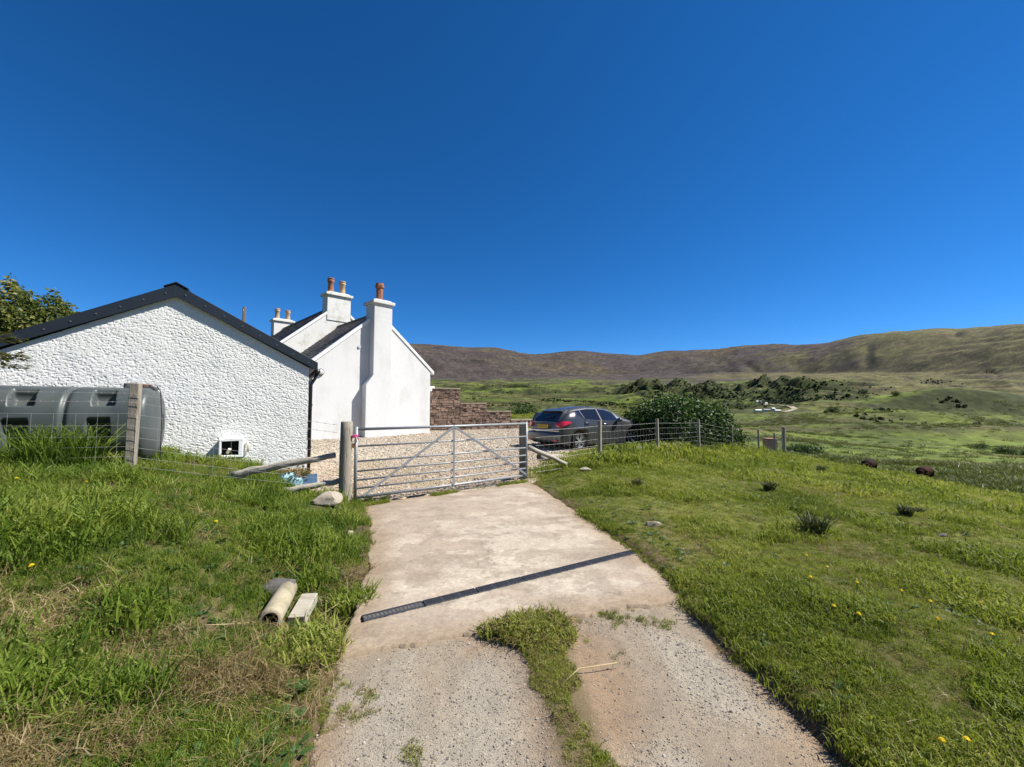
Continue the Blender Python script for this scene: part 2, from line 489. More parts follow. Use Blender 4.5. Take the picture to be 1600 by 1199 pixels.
MT = dict(
    render=mat('white_roughcast', (.74, .74, .72), (.68, .69, .665), scale=3, rough=.95, spec=.1, bump=.5, bscale=90, bdist=.006),
    wash=mat('white_painted_harling', (.61, .61, .61), (.585, .588, .59), (.51, .51, .495), scale=1.5, stretch=(1, 1, .4), rough=.9, spec=.15, bump=.7, bscale=38, bdist=.012),
    weathered=mat('weathered_harling', (.62, .61, .57), (.66, .66, .64), (.50, .48, .42), scale=2.2, rough=.95, spec=.1, bump=.7, bscale=38, bdist=.012),
    trim=mat('white_trim', (.80, .80, .80), (.74, .74, .73), scale=6, rough=.55),
    slate=mat('slate', (.035, .033, .038), (.065, .060, .065), scale=2.0, rough=.6, spec=.35, bump=.3, bscale=50, island=.45),
    anth=mat('anthracite_metal', (.016, .022, .032), (.021, .028, .038), scale=3, rough=.4, spec=.5),
    black=mat('black_plastic', (.012, .012, .016), (.017, .017, .022), rough=.4, spec=.5),
    steel=mat('galvanised_steel', (.31, .32, .33), (.22, .235, .25), scale=20, rough=.5, metal=.35, spec=.5, bump=.05),
    bolt=mat('bolt_heads', (.22, .22, .23), rough=.45, metal=.5),
    rust=mat('rusty_iron', (.08, .04, .022), (.17, .085, .045), scale=25, rough=.85, bump=.4),
    wood=mat('weathered_post_wood', (.20, .175, .14), (.30, .265, .215), (.13, .11, .085), scale=5, stretch=(5, 5, .7), rough=.9, bump=.7, bscale=14, bdist=.01),
    wooddark=mat('dark_gatepost_wood', (.15, .14, .115), (.23, .21, .17), (.09, .08, .065), scale=5, stretch=(5, 5, .7), rough=.9, bump=.7, bscale=14, bdist=.01),  # same grain as the fence post wood, in darker tones
    log=mat('grey_bleached_log', (.30, .27, .22), (.38, .35, .29), (.17, .15, .11), scale=4, stretch=(.6, 5, 5), rough=.9, bump=.8, bscale=12, bdist=.012),
    logend=mat('dark_log_end', (.05, .042, .035), (.09, .075, .055), rough=.95),
    wire=mat('fence_wire', (.42, .42, .42), (.32, .31, .30), scale=30, rough=.5, metal=.4),
    pot=mat('terracotta_pot', (.36, .16, .09), (.28, .12, .07), (.20, .10, .07), scale=6, rough=.85, bump=.2),
    potpale=mat('buff_clay_pot', (.50, .36, .22), (.42, .30, .19), (.30, .21, .14), scale=6, rough=.85, bump=.2),
    stone=mat('red_brown_stone', (.17, .115, .085), (.24, .165, .125), (.115, .085, .07), scale=2.5, rough=.95, bump=.6, bscale=30, bdist=.01, island=.42),
    mortar=mat('dark_joint', (.075, .06, .05), (.10, .08, .065), rough=1),
    coping=mat('pale_coping', (.36, .31, .23), (.28, .24, .18), rough=.9, bump=.3),
    rock=mat('pale_field_stone', (.42, .37, .29), (.33, .28, .22), (.50, .46, .38), scale=9, rough=.95, bump=.8, bscale=35, bdist=.012),
    darkrock=mat('dark_field_stone', (.10, .095, .09), (.16, .15, .14), (.06, .055, .05), scale=9, rough=.9, bump=.8, bscale=35, bdist=.012),
    claypipe=mat('mossy_concrete_pipe', (.30, .27, .17), (.36, .31, .22), (.20, .19, .11), scale=7, rough=.95, bump=.5, bscale=60),
    tank=mat('grey_green_plastic', (.050, .060, .061), (.075, .087, .086), scale=2.5, rough=.42, spec=.4, bump=.05, bscale=6),
    tankdark=mat('tank_fittings_plastic', (.05, .055, .06), (.07, .075, .08), rough=.4),
    copper=mat('tarnished_copper', (.28, .14, .08), (.2, .1, .06), rough=.5, metal=.6),
    grate=mat('black_grating', (.030, .032, .040), (.05, .052, .06), scale=30, rough=.5, spec=.5),
    channel=mat('drain_channel', (.006, .006, .006), (.01, .01, .009), rough=.9),
    silt=mat('silted_slots', (.24, .20, .155), (.34, .295, .23), (.03, .03, .03), scale=45, rough=1),
    blue=mat('faded_blue_board', (.06, .135, .26), (.09, .17, .29), scale=9, rough=.7, bump=.2),
    turq=mat('turquoise_sack', (.20, .42, .48), (.36, .56, .60), (.09, .22, .30), scale=7, rough=.6, bump=.6, bscale=14, bdist=.03),
    pink=mat('pink_twine', (.55, .07, .22), (.42, .05, .16), rough=.8),
    paint=mat('dark_grey_car_paint', (.085, .086, .092), (.085, .086, .092), rough=.36, spec=.4, metal=.55, coat=.45),
    glass=mat('tinted_window', (.010, .011, .016), (.010, .011, .016), rough=.04, spec=.5, coat=.3),
    tyre=mat('tyre_rubber', (.012, .012, .012), (.02, .02, .02), rough=.9),
    alloy=mat('alloy_rim', (.55, .56, .58), (.5, .51, .53), rough=.3, metal=.7, spec=.5),
    redlamp=mat('red_lamp_lens', (.62, .012, .02), (.50, .01, .02), scale=20, rough=.12, spec=.6, coat=1.),
    clearlamp=mat('clear_lamp_lens', (.5, .52, .55), (.4, .42, .45), rough=.1, spec=.6, coat=1.),
    chrome=mat('chrome_strip', (.6, .6, .62), rough=.15, metal=1.),
    plate=mat('yellow_plate', (.62, .40, .02), (.58, .38, .02), rough=.4),
    brown_cow=mat('red_brown_hide', (.050, .016, .007), (.022, .008, .005), scale=4, rough=.85, spec=.1, bump=.2),
    dark_cow=mat('dark_brown_hide', (.010, .006, .005), (.026, .009, .006), scale=3, rough=.85, spec=.1, bump=.2),
    bark=mat('bark', (.07, .055, .04), (.12, .095, .07), scale=8, stretch=(3, 3, .6), rough=.95, bump=.8, bscale=20, bdist=.02),
    straw=mat('straw', (.42, .34, .19), (.34, .27, .14), rough=.8),
    yellow=mat('yellow_petals', (.74, .60, .01), (.68, .53, .01), rough=.6),
    stem=mat('green_stem', (.10, .15, .03), rough=.7),
    fwhite=mat('white_farm_wall', (.75, .75, .73), rough=.8),
    fgrey=mat('grey_farm_roof', (.16, .18, .21), rough=.7),
    fglass=mat('farm_window', (.03, .035, .04), rough=.2),
    brick=mat('pinkish_brick', (.38, .20, .15), (.30, .16, .12), rough=.9, bump=.3),
    darkvoid=mat('dark_opening', (.012, .011, .010), rough=1.),
    cream=mat('cream_plastic', (.6, .56, .46), rough=.5),
    lamp=mat('bulkhead_glass', (.55, .56, .56), rough=.3),
)
LEAF_LUSH = leafmat('lush_blades', [(.0, (.035, .070, .010)), (.35, (.115, .175, .021)), (.65, (.200, .250, .038)), (1, (.32, .315, .09))], .38, rough=.55, spec=.22, wscale=1.1)
LEAF_FIELD = leafmat('grazed_blades', [(.0, (.070, .100, .014)), (.35, (.180, .215, .029)), (.65, (.275, .290, .060)), (1, (.38, .345, .14))], .38, rough=.55, spec=.22, wscale=.55)
LEAF_DRY = leafmat('dry_blades', [(.0, (.10, .075, .03)), (.4, (.22, .165, .075)), (.8, (.34, .265, .135)), (1, (.42, .35, .2))], .25, wscale=1.5)
LEAF_WEED = leafmat('broad_leaves', [(.0, (.025, .06, .014)), (.5, (.05, .10, .025)), (1, (.10, .15, .05))], .25, wscale=2)
LEAF_RUSH = leafmat('rush_stems', [(.0, (.03, .04, .012)), (.5, (.06, .075, .022)), (1, (.16, .12, .05))], .15, wscale=2)
LEAF_RUSHY = leafmat('valley_rush', [(.0, (.06, .075, .018)), (.5, (.10, .118, .028)), (1, (.17, .155, .06))], .3, wscale=.03)
LEAF_HEDGE = leafmat('hedge_leaves', [(.0, (.012, .030, .008)), (.5, (.030, .065, .014)), (1, (.095, .155, .032))], .25, rough=.5, spec=.25, inst=False, wscale=1)
LEAF_TREE = leafmat('tree_leaves', [(.0, (.045, .066, .016)), (.5, (.135, .165, .038)), (1, (.28, .26, .09))], .4, inst=False, wscale=1)
LEAF_FIR = leafmat('conifer_sprays', [(.0, (.03, .042, .010)), (.5, (.075, .082, .018)), (1, (.14, .115, .03))], .2, inst=False, wscale=3)
LEAF_DARK = leafmat('scrub_leaves', [(.0, (.028, .043, .014)), (.5, (.052, .072, .022)), (1, (.10, .115, .035))], .1, inst=True, wscale=.02)

GROUND_M = attr_mat('turf_and_moor', layers=((.012, .22), (.045, .30), (.16, .32), (.9, .28), (9., .30), (60., .25)), bump=.6, bscale=14, bdist=.04)
CONC_M = attr_mat('worn_concrete', rough=.9, layers=((1.1, .10), (7., .13), (28., .16), (90., .16), (260., .16)), bump=.45, bscale=70, bdist=.006)
TRACK_M = attr_mat('gravel_track_dirt', rough=.97, layers=((2.2, .13), (30., .16), (150., .3)), bump=.7, bscale=120, bdist=.012)
YARD_M = attr_mat('yard_chippings', rough=.95, layers=((.7, .14), (6., .10)), bump=.9, bdist=.02, voro=(26., .38))


# ------------------------------------------------------------------ mesh helpers
def link(o, parent=None):
    COL.objects.link(o)
    if parent is not None:
        o.parent = parent
    return o


def tag(o, label=None, cat=None, group=None, kind=None):
    if label:
        o['label'] = label
    if cat:
        o['category'] = cat
    if group:
        o['group'] = group
    if kind:
        o['kind'] = kind
    return o


def empty(name, loc, rz=0., label=None, cat=None, group=None):
    o = bpy.data.objects.new(name, None)
    o.empty_display_size = .2
    COL.objects.link(o)
    o.location = loc
    o.rotation_euler = (0, 0, rz)
    return tag(o, label, cat, group)


class MB:
    def __init__(s):
        s.v, s.f = [], []

    def add(s, vs, fs, M=None):
        o = len(s.v)
        s.v += [tuple(M @ Vector(v)) if M is not None else tuple(v) for v in vs]
        s.f += [tuple(i + o for i in f) for f in fs]
        return s

    def box(s, lo, hi, M=None, jit=0.):
        x0, y0, z0 = lo
        x1, y1, z1 = hi
        vs = [(x0, y0, z0), (x1, y0, z0), (x1, y1, z0), (x0, y1, z0), (x0, y0, z1), (x1, y0, z1), (x1, y1, z1), (x0, y1, z1)]
        if jit:
            vs = [tuple(c + random.uniform(-jit, jit) for c in v) for v in vs]
        return s.add(vs, [(0, 3, 2, 1), (4, 5, 6, 7), (0, 1, 5, 4), (1, 2, 6, 5), (2, 3, 7, 6), (3, 0, 4, 7)], M)

    def tube(s, pts, rad, n=8, cap=True, M=None, flat=1.):
        pts = [Vector(p) for p in pts]
        if not hasattr(rad, '__len__'):
            rad = [rad] * len(pts)
        vs, fs = [], []
        up = None
        for i, p in enumerate(pts):
            d = (pts[min(i + 1, len(pts) - 1)] - pts[max(i - 1, 0)])
            d = d.normalized() if d.length > 1e-9 else Vector((0, 0, 1))
            if up is None:
                a = Vector((0, 0, 1)) if abs(d.z) < .9 else Vector((1, 0, 0))
                up = d.cross(a).normalized()
            else:
                up = (up - d * up.dot(d)).normalized()
            w = d.cross(up)
            for k in range(n):
                t = 2 * math.pi * k / n
                vs.append(p + (up * math.cos(t) + w * math.sin(t) * flat) * rad[i])
        for i in range(len(pts) - 1):
            for k in range(n):
                a, b = i * n + k, i * n + (k + 1) % n
                fs.append((a, b, b + n, a + n))
        if cap:
            fs.append(tuple(range(n - 1, -1, -1)))
            fs.append(tuple((len(pts) - 1) * n + k for k in range(n)))
        return s.add(vs, fs, M)

    def prism(s, poly, y0, y1, M=None):
        """polygon in local x,z pushed from y0 to y1"""
        n = len(poly)
        vs = [(x, y0, z) for x, z in poly] + [(x, y1, z) for x, z in poly]
        fs = [tuple(range(n)), tuple(range(2 * n - 1, n - 1, -1))]
        fs += [((i + 1) % n, i, i + n, (i + 1) % n + n) for i in range(n)]
        return s.add(vs, fs, M)

    def bar(s, p0, p1, w, h, up=(0, 0, 1)):
        """rectangular bar between two points"""
        p0, p1, up = Vector(p0), Vector(p1), Vector(up)
        d = (p1 - p0).normalized()
        a = d.cross(up).normalized()
        u = a.cross(d)
        vs = [p + a * sx * w / 2 + u * sz * h / 2 for p in (p0, p1) for sx, sz in ((-1, -1), (1, -1), (1, 1), (-1, 1))]
        return s.add(vs, [(3, 2, 1, 0), (4, 5, 6, 7), (0, 1, 5, 4), (1, 2, 6, 5), (2, 3, 7, 6), (3, 0, 4, 7)])

    def build(s, name, m, parent=None, smooth=False, bevel=0.):
        me = bpy.data.meshes.new(name)
        me.from_pydata(s.v, [], s.f)
        me.update()
        if smooth:
            me.polygons.foreach_set('use_smooth', [True] * len(me.polygons))
        o = bpy.data.objects.new(name, me)
        me.materials.append(m)
        if bevel:
            b = o.modifiers.new('bevel', 'BEVEL')
            b.width = bevel
            b.segments = 2
        return link(o, parent)


def npmesh(name, V, Fq, m, parent=None, smooth=False, tint=None):
    me = bpy.data.meshes.new(name)
    V = np.asarray(V, np.float32)
    Fq = np.asarray(Fq, np.int32)
    n = Fq.shape[1]
    me.vertices.add(len(V))
    me.vertices.foreach_set('co', V.ravel())
    me.loops.add(Fq.size)
    me.loops.foreach_set('vertex_index', Fq.ravel())
    me.polygons.add(len(Fq))
    me.polygons.foreach_set('loop_start', np.arange(0, Fq.size, n, dtype=np.int32))
    me.polygons.foreach_set('use_smooth', np.full(len(Fq), smooth))
    me.update(calc_edges=True)
    if tint is not None:
        a = me.attributes.new('tint', 'FLOAT_COLOR', 'POINT')
        c = np.ones((len(V), 4), np.float32)
        c[:, :3] = tint
        a.data.foreach_set('color', c.ravel())
    me.materials.append(m)
    o = bpy.data.objects.new(name, me)
    return link(o, parent)


def lerp3(a, b, t):
    return np.asarray(a) * (1 - t[..., None]) + np.asarray(b) * t[..., None]


# ------------------------------------------------------------------ ground: one sheet to the horizon
def build_ground():
    az = np.radians(np.concatenate([np.arange(-180, -58, 4.), np.arange(-58, -30, .4), np.arange(-30, 60, .14), np.arange(60, 180, 4.)]))
    rr = np.concatenate([np.geomspace(.35, 40, 190), np.geomspace(41, 400, 150), np.geomspace(404, 1400, 170), np.geomspace(1412, 3600, 90), np.geomspace(3700, 9000, 14)])
    A, Rr = np.meshgrid(az, rr)
    X, Y = Rr * np.sin(A), Rr * np.cos(A)
    Z = H(X, Y)
    V = np.stack([X, Y, Z], -1).reshape(-1, 3)
    nr, na = X.shape
    i = np.arange(nr - 1)[:, None] * na + np.arange(na)[None, :]
    j = np.arange(nr - 1)[:, None] * na + (np.arange(na)[None, :] + 1) % na
    Fq = np.stack([i, i + na, j + na, j], -1).reshape(-1, 4)
    V = np.vstack([V, [[0, 0, Hs(0, 0)]]])
    # colour of what grows there
    r = Rr
    px = _pix(X, Y)
    n1, n2 = fbm(X / 140, Y / 140, 4, 61), fbm(X / 45, Y / 45, 4, 65)
    n3 = fbm(X / 420, Y / 420, 4, 69)
    n4 = fbm(X / 260, Y / 60, 4, 71)
    past, olive = np.array([.088, .122, .020]), np.array([.078, .088, .025])
    rushy, tan = np.array([.060, .062, .024]), np.array([.115, .092, .048])
    heath, purp = np.array([.088, .073, .050]), np.array([.054, .045, .048])
    scrub = np.array([.028, .036, .014])
    c = lerp3(past, olive, ss(-.25, .35, n1 + .4 * n2))
    c = lerp3(c, rushy, ss(.15, .4, n4 + .2 * n2) * ss(60, 160, r) * .85)
    c = lerp3(c, tan, ss(.30, .5, n2 - .3 * n1) * .55 * ss(60, 160, r))
    wet = (1 - ss(0, .045, np.abs(fbm(X / 130, Y / 75, 4, 73)))) * ss(70, 130, r)
    c = lerp3(c, np.array([.034, .046, .020]), wet * ss(-.2, .3, n1 + n2) * .8)
    c = lerp3(c, np.array([.050, .060, .024]), ss(.18, .42, fbm(X / 90 + 7, Y / 34, 4, 74)) * ss(70, 130, r) * .7)
    # slope of the land, for scrub on steep faces
    dz = np.gradient(Z, axis=0) / np.maximum(np.gradient(Rr, axis=0), 1e-6)
    dza = np.gradient(Z, axis=1) / np.maximum(np.gradient(A, axis=1) * Rr, 1e-6)
    sl = np.hypot(dz, dza)
    mid = ss(350, 550, r) * (1 - ss(1250, 1450, r))
    c = lerp3(c, scrub, mid * ss(.20, .45, sl + .15 * n2) * .9)
    st = np.interp(px, [0, 640, 1100, 1300, 1600, 2400], [1150, 1230, 1250, 1150, 760, 700])
    hill = ss(0, 1, (r - st + 260 * n1 + 120 * n2) / 320)
    yp = 635 - (Z - EYE) / np.maximum(Y, 1) * F
    olv = ss(-50, 70, px - np.interp(yp, [540, 581, 592], [1310, 1145, 1060]) + 60 * n2)
    heath = lerp3(heath, np.array([.094, .088, .044]), olv)
    hc = lerp3(heath, purp, ss(-.3, .35, n3 + .35 * n4 + .55 * (1 - ss(900, 1300, px)) * (1 - ss(2100, 2900, r)) + .12 + .22 * (1 - olv) - .45 * olv))
    hc = lerp3(hc, np.array([.100, .102, .042]), ss(.0, .35, n1 - .3 * n4 + .2 * ss(1200, 1500, px)) * (.15 + .55 * ss(1050, 1350, px)))
    hc = lerp3(hc, np.array([.042, .037, .034]), ss(.40, .70, sl + .12 * n2) * .6)
    c = lerp3(c, hc, hill)
    # close by: earth and thatch beneath the blades
    near = np.array([.085, .098, .028]) * np.ones(X.shape + (1,))
    soil = np.array([.150, .112, .072])
    near = lerp3(near, np.array([.125, .140, .036]), ss(.5, 1.5, X))
    cn = lerp3(near, np.array([.115, .098, .048]), (1 - .5 * ss(.5, 1.5, X)) * ss(.0, .4, fbm(X * .9, Y * .9, 4, 75)))
    dd = hard_d(X, Y)
    cn = lerp3(cn, soil, (1 - ss(.02, .22, dd + .10 * fbm(X * 3, Y * 3, 3, 77))))
    hol = np.maximum(np.exp(-(np.hypot((X + 1.45) * .8, (Y - 3.0)) / .5) ** 2), .8 * np.exp(-(np.hypot((X + 1.95) * .7, (Y - 2.75)) / .3) ** 2))
    cn = lerp3(cn, soil, np.clip(hol * 1.0, 0, 1))
    c = lerp3(cn, c, ss(14, 45, r))
    T = np.vstack([np.clip(c, 0, 1).reshape(-1, 3), [soil]])
    o = npmesh('ground', V, Fq, GROUND_M, smooth=True, tint=T)
    # close the hole under the camera
    return tag(o, kind='structure')


build_ground()


def sheet(name, poly, zf, step, m, tintf, wob=.03, skirt=.12):
    xs = [p[0] for p in poly]
    ys = [p[1] for p in poly]
    gx = np.arange(min(xs) - .2, max(xs) + .2, step)
    gy = np.arange(max(min(ys), -4) - .2, max(ys) + .2, step)
    X, Y = np.meshgrid(gx, gy)
    D = pdist(X, Y, poly) + wob * fbm(X * 2.5, Y * 2.5, 4, 81) + .35 * wob * fbm(X * 14, Y * 14, 3, 83)
    Z = zf(X, Y)
    ny, nx = X.shape
    q = (D[:-1, :-1] + D[1:, :-1] + D[:-1, 1:] + D[1:, 1:]) / 4 < 0
    idx = np.arange(ny * nx).reshape(ny, nx)
    f = np.stack([idx[:-1, :-1], idx[:-1, 1:], idx[1:, 1:], idx[1:, :-1]], -1)[q]
    V = np.stack([X, Y, Z], -1).reshape(-1, 3)
    T = tintf(X, Y).reshape(-1, 3)
    e = np.concatenate([f[:, [0, 1]], f[:, [1, 2]], f[:, [2, 3]], f[:, [3, 0]]])
    k = np.sort(e, 1)
    _, inv, cnt = np.unique(k[:, 0].astype(np.int64) * (ny * nx) + k[:, 1], return_inverse=True, return_counts=True)
    be = e[cnt[inv] == 1]
    gy_, gx_ = np.gradient(D, step)
    bv = np.unique(be)
    Df, Gx, Gy = D.ravel()[bv], gx_.ravel()[bv], gy_.ravel()[bv]
    g2 = np.maximum(Gx ** 2 + Gy ** 2, .25)
    sh = np.clip(Df, -step, step)
    V[bv, 0] -= sh * Gx / g2
    V[bv, 1] -= sh * Gy / g2
    n0 = len(V)
    V = np.vstack([V, V - [0, 0, skirt]])
    T = np.vstack([T, T * .9])
    f = np.vstack([f, np.stack([be[:, 1], be[:, 0], be[:, 0] + n0, be[:, 1] + n0], -1)])
    used = np.unique(f)
    mp = np.zeros(len(V), int)
    mp[used] = np.arange(len(used))
    return tag(npmesh(name, V[used], mp[f], m, smooth=True, tint=T[used]), kind='structure')


def pad_tint(X, Y):
    c = np.array([.315, .264, .216]) * np.ones(X.shape + (1,))
    n = fbm(X * 1.3, Y * 1.3, 5, 91)
    c = lerp3(c, np.array([.385, .335, .28]), ss(.0, .45, n))
    c = lerp3(c, np.array([.255, .208, .165]), ss(.05, .5, fbm(X * .9 + 5, Y * 2.1, 5, 95)) * .8)
    c = lerp3(c, np.array([.44, .39, .33]), ss(.16, .21, fbm(X * 2.1 + 2, Y * 3.0, 5, 93, .62)) * .55)
    c = lerp3(c, np.array([.235, .195, .155]), ss(.22, .27, fbm(X * 2.6 - 4, Y * 3.6, 5, 94, .62)) * .5)
    e = pdist(X, Y, PAD)
    c = lerp3(c, np.array([.24, .182, .128]), ss(-.35, -.02, e + .15 * n) * .75)
    cr = np.abs(fbm(X * 1.1 + 3, Y * 1.1, 4, 97))
    c = lerp3(c, np.array([.12, .10, .078]), (1 - ss(.0, .007, cr)) * .5 * ss(.0, .35, n))
    return c


DRA, DRB = np.array(gp(566, 967)), np.array(gp(990, 862))


def pad_z(X, Y):
    n = fbm(X * 1.3, Y * 1.3, 5, 91)
    e = DRB - DRA
    L = np.hypot(*e)
    t = ((X - DRA[0]) * e[0] + (Y - DRA[1]) * e[1]) / L
    s = np.abs((X - DRA[0]) * e[1] - (Y - DRA[1]) * e[0]) / L
    cut = (s < .046) & (t > -.01) & (t < L + .01)
    fl = ss(.05, .12, s)
    return np.where(cut, -.05, 0) + fl * _pad_z(X, Y, n)


def _pad_z(X, Y, n):
    return .006 * fbm(X * 3, Y * 3, 4, 92) + .006 * ss(.1, .3, n) - .01 * ss(-.25, .0, pdist(X, Y, PAD))


sheet('concrete_pavement', PAD, pad_z, .016, CONC_M, pad_tint, wob=.05)


def track_tint(X, Y):
    n = fbm(X * 1.7, Y * 1.2, 5, 101)
    c = np.array([.255, .212, .165]) * np.ones(X.shape + (1,))
    c = lerp3(c, np.array([.30, .268, .222]), ss(-.1, .4, n))
    e = np.minimum(np.abs(pdist(X, Y, STRIP)), -pdist(X, Y, TRACK) + 1.2 * (1 - ss(.2, .6, pdist(X, Y, PAD))))
    c = lerp3(c, np.array([.25, .178, .120]), (1 - ss(.0, .40, e + .25 * n)) * .9)
    s = pdist(X, Y, STRIP)
    c = lerp3(c, np.array([.135, .105, .062]), 1 - ss(-.04, .05, s + .06 * n))
    return c


def track_z(X, Y):
    s = pdist(X, Y, STRIP)
    return -.035 + .012 * fbm(X * 4, Y * 4, 4, 103) + .006 * fbm(X * 16, Y * 16, 3, 107) + .03 * (1 - ss(-.12, .1, s))


sheet('gravel_road', TRACK, track_z, .025, TRACK_M, track_tint, wob=.10)


def yard_tint(X, Y):
    n = fbm(X * .5, Y * .5, 4, 111)
    c = np.array([.37, .315, .245]) * np.ones(X.shape + (1,))
    # wheel-worn sandy strip in the middle, pale clean chippings beside the house
    band = np.exp(-((Y - (10.2 + .62 * X)) / 2.3) ** 2)
    c = lerp3(c, np.array([.32, .24, .165]), band * .7)
    c = lerp3(c, np.array([.47, .43, .345]), ss(13.5, 16.5, Y - .55 * X + n))
    c = lerp3(c, np.array([.22, .19, .09]), ss(.25, .5, fbm(X * .8, Y * .8, 4, 115)) * .45 * (1 - ss(11, 14, Y)))
    c = lerp3(c, np.array([.09, .13, .035]), ss(3.4, 4.4, X + .2 * n) * ss(15.1, 15.6, Y))
    return c


sheet('gravel_yard', YARD, lambda X, Y: zyard(X, Y) + .012 * fbm(X * 3, Y * 3, 4, 117), .07, YARD_M, yard_tint, wob=.10)


# ------------------------------------------------------------------ instanced ground cover (stuff)
def scatter(name, P, rot, sc, pick, sources, parent=None):
    sc_col = bpy.data.collections.new(name + '_sources')
    for o in sources:
        sc_col.objects.link(o)
    me = bpy.data.meshes.new(name)
    n = len(P)
    me.vertices.add(n)
    me.vertices.foreach_set('co', np.asarray(P, np.float32).ravel())
    a = me.attributes.new('rot', 'FLOAT_VECTOR', 'POINT'); a.data.foreach_set('vector', np.asarray(rot, np.float32).ravel())
    sc = np.asarray(sc, np.float32)
    if sc.ndim == 1:
        sc = np.repeat(sc[:, None], 3, 1)
    a = me.attributes.new('scl', 'FLOAT_VECTOR', 'POINT'); a.data.foreach_set('vector', sc.ravel())
    a = me.attributes.new('pick', 'INT', 'POINT'); a.data.foreach_set('value', np.asarray(pick, np.int32))
    o = bpy.data.objects.new(name, me)
    link(o, parent)
    ng = bpy.data.node_groups.new(name + '_nodes', 'GeometryNodeTree')
    ng.interface.new_socket('Geometry', in_out='INPUT', socket_type='NodeSocketGeometry')
    ng.interface.new_socket('Geometry', in_out='OUTPUT', socket_type='NodeSocketGeometry')
    gi, go = ng.nodes.new('NodeGroupInput'), ng.nodes.new('NodeGroupOutput')
    ip = ng.nodes.new('GeometryNodeInstanceOnPoints')
    ci = ng.nodes.new('GeometryNodeCollectionInfo')
    ci.inputs['Collection'].default_value = sc_col
    ci.inputs['Separate Children'].default_value = True
    ci.inputs['Reset Children'].default_value = True

    def na(nm, dt):
        q = ng.nodes.new('GeometryNodeInputNamedAttribute')
        q.data_type = dt
        q.inputs['Name'].default_value = nm
        return q.outputs['Attribute']
    L = ng.links.new
    L(gi.outputs[0], ip.inputs['Points'])
    L(ci.outputs[0], ip.inputs['Instance'])
    ip.inputs['Pick Instance'].default_value = True
    L(na('pick', 'INT'), ip.inputs['Instance Index'])
    L(na('rot', 'FLOAT_VECTOR'), ip.inputs['Rotation'])
    L(na('scl', 'FLOAT_VECTOR'), ip.inputs['Scale'])
    L(ip.outputs[0], go.inputs[0])
    md = o.modifiers.new('scatter', 'NODES')
    md.node_group = ng
    return tag(o, kind='stuff')


def src(name, V, Fq, m):
    me = bpy.data.meshes.new(name)
    me.from_pydata([tuple(v) for v in V], [], [tuple(f) for f in Fq])
    me.update()
    me.materials.append(m)
    return bpy.data.objects.new(name, me)


def blades(n, spread, h0, h1, lean, w, rg):
    V, Fq = [], []
    for _ in range(n):
        a, q = rg.uniform(0, 6.28), spread * math.sqrt(rg.uniform())
        bx, by = q * math.cos(a), q * math.sin(a)
        h = rg.uniform(h0, h1)
        la = rg.uniform(0, 6.28)
        ln = h * lean * rg.uniform(.2, 1.3)
        dx, dy = math.cos(la), math.sin(la)
        ta = rg.uniform(0, 6.28)
        tx, ty = math.cos(ta) * w * .5, math.sin(ta) * w * .5
        o = len(V)
        for k, (hh, ll, ww) in enumerate(((-.02, 0, 1), (.5 * h, .28 * ln, .9), (.85 * h, .75 * ln, .55), (h * (.98 - .25 * lean), 1.15 * ln, 0))):
            cx, cy = bx + dx * ll, by + dy * ll
            if ww:
                V += [(cx - tx * ww, cy - ty * ww, hh), (cx + tx * ww, cy + ty * ww, hh)]
            else:
                V.append((cx, cy, hh))
        Fq += [(o, o + 1, o + 3, o + 2), (o + 2, o + 3, o + 5, o + 4), (o + 4, o + 5, o + 6)]
    return V, Fq


def rosette(n, h, w, rg):
    V, Fq = [], []
    for _ in range(n):
        a = rg.uniform(0, 6.28)
        l = h * rg.uniform(.5, 1.2)
        el = rg.uniform(.15, .9)
        bx, by = rg.uniform(-.07, .07), rg.uniform(-.07, .07)
        ca, sa = math.cos(a), math.sin(a)
        ww = w * rg.uniform(.6, 1.2)
        o = len(V)
        for t, wd in ((.12, .12), (.45, 1), (.75, .85)):
            z = l * t * math.sin(el) - .15 * l * t * t + .01
            d = l * t * math.cos(el)
            V += [(bx + ca * d - sa * ww * wd * .5, by + sa * d + ca * ww * wd * .5, z), (bx + ca * d + sa * ww * wd * .5, by + sa * d - ca * ww * wd * .5, z)]
        V.append((bx + ca * l * math.cos(el), by + sa * l * math.cos(el), l * math.sin(el) - .15 * l))
        Fq += [(o, o + 1, o + 3, o + 2), (o + 2, o + 3, o + 5, o + 4), (o + 4, o + 5, o + 6)]
    return V, Fq


def polar_points(n, a0, a1, r0, r1, p=.7):
    u = rng.uniform(size=n)
    r = (r0 ** p + u * (r1 ** p - r0 ** p)) ** (1 / p)
    a = np.radians(rng.uniform(a0, a1, n))
    return r * np.sin(a), r * np.cos(a), r


def on_turf(X, Y, m=.0):
    ok = hard_d(X, Y) > m + .05 * fbm(X * 4, Y * 4, 3, 121)
    ok &= pdist(X, Y, GAR) > .03
    return ok


def rots(n, tilt=.15):
    return np.stack([rng.normal(0, tilt, n), rng.normal(0, tilt, n), rng.uniform(0, 6.28, n)], -1)


def dryness(X, Y):
    """bleached patches, mostly along the ditch on the left"""
    n = fbm(X * .95, Y * .95, 4, 75) + .5 * fbm(X * 2.7, Y * 2.7, 3, 131)
    dl = np.exp(-(np.hypot((X + 2.0) * .75, (Y - 2.1)) / .75) ** 2) + .8 * np.exp(-(np.hypot((X + 1.5), (Y - 3.35)) / .45) ** 2)
    return n + .52 * dl


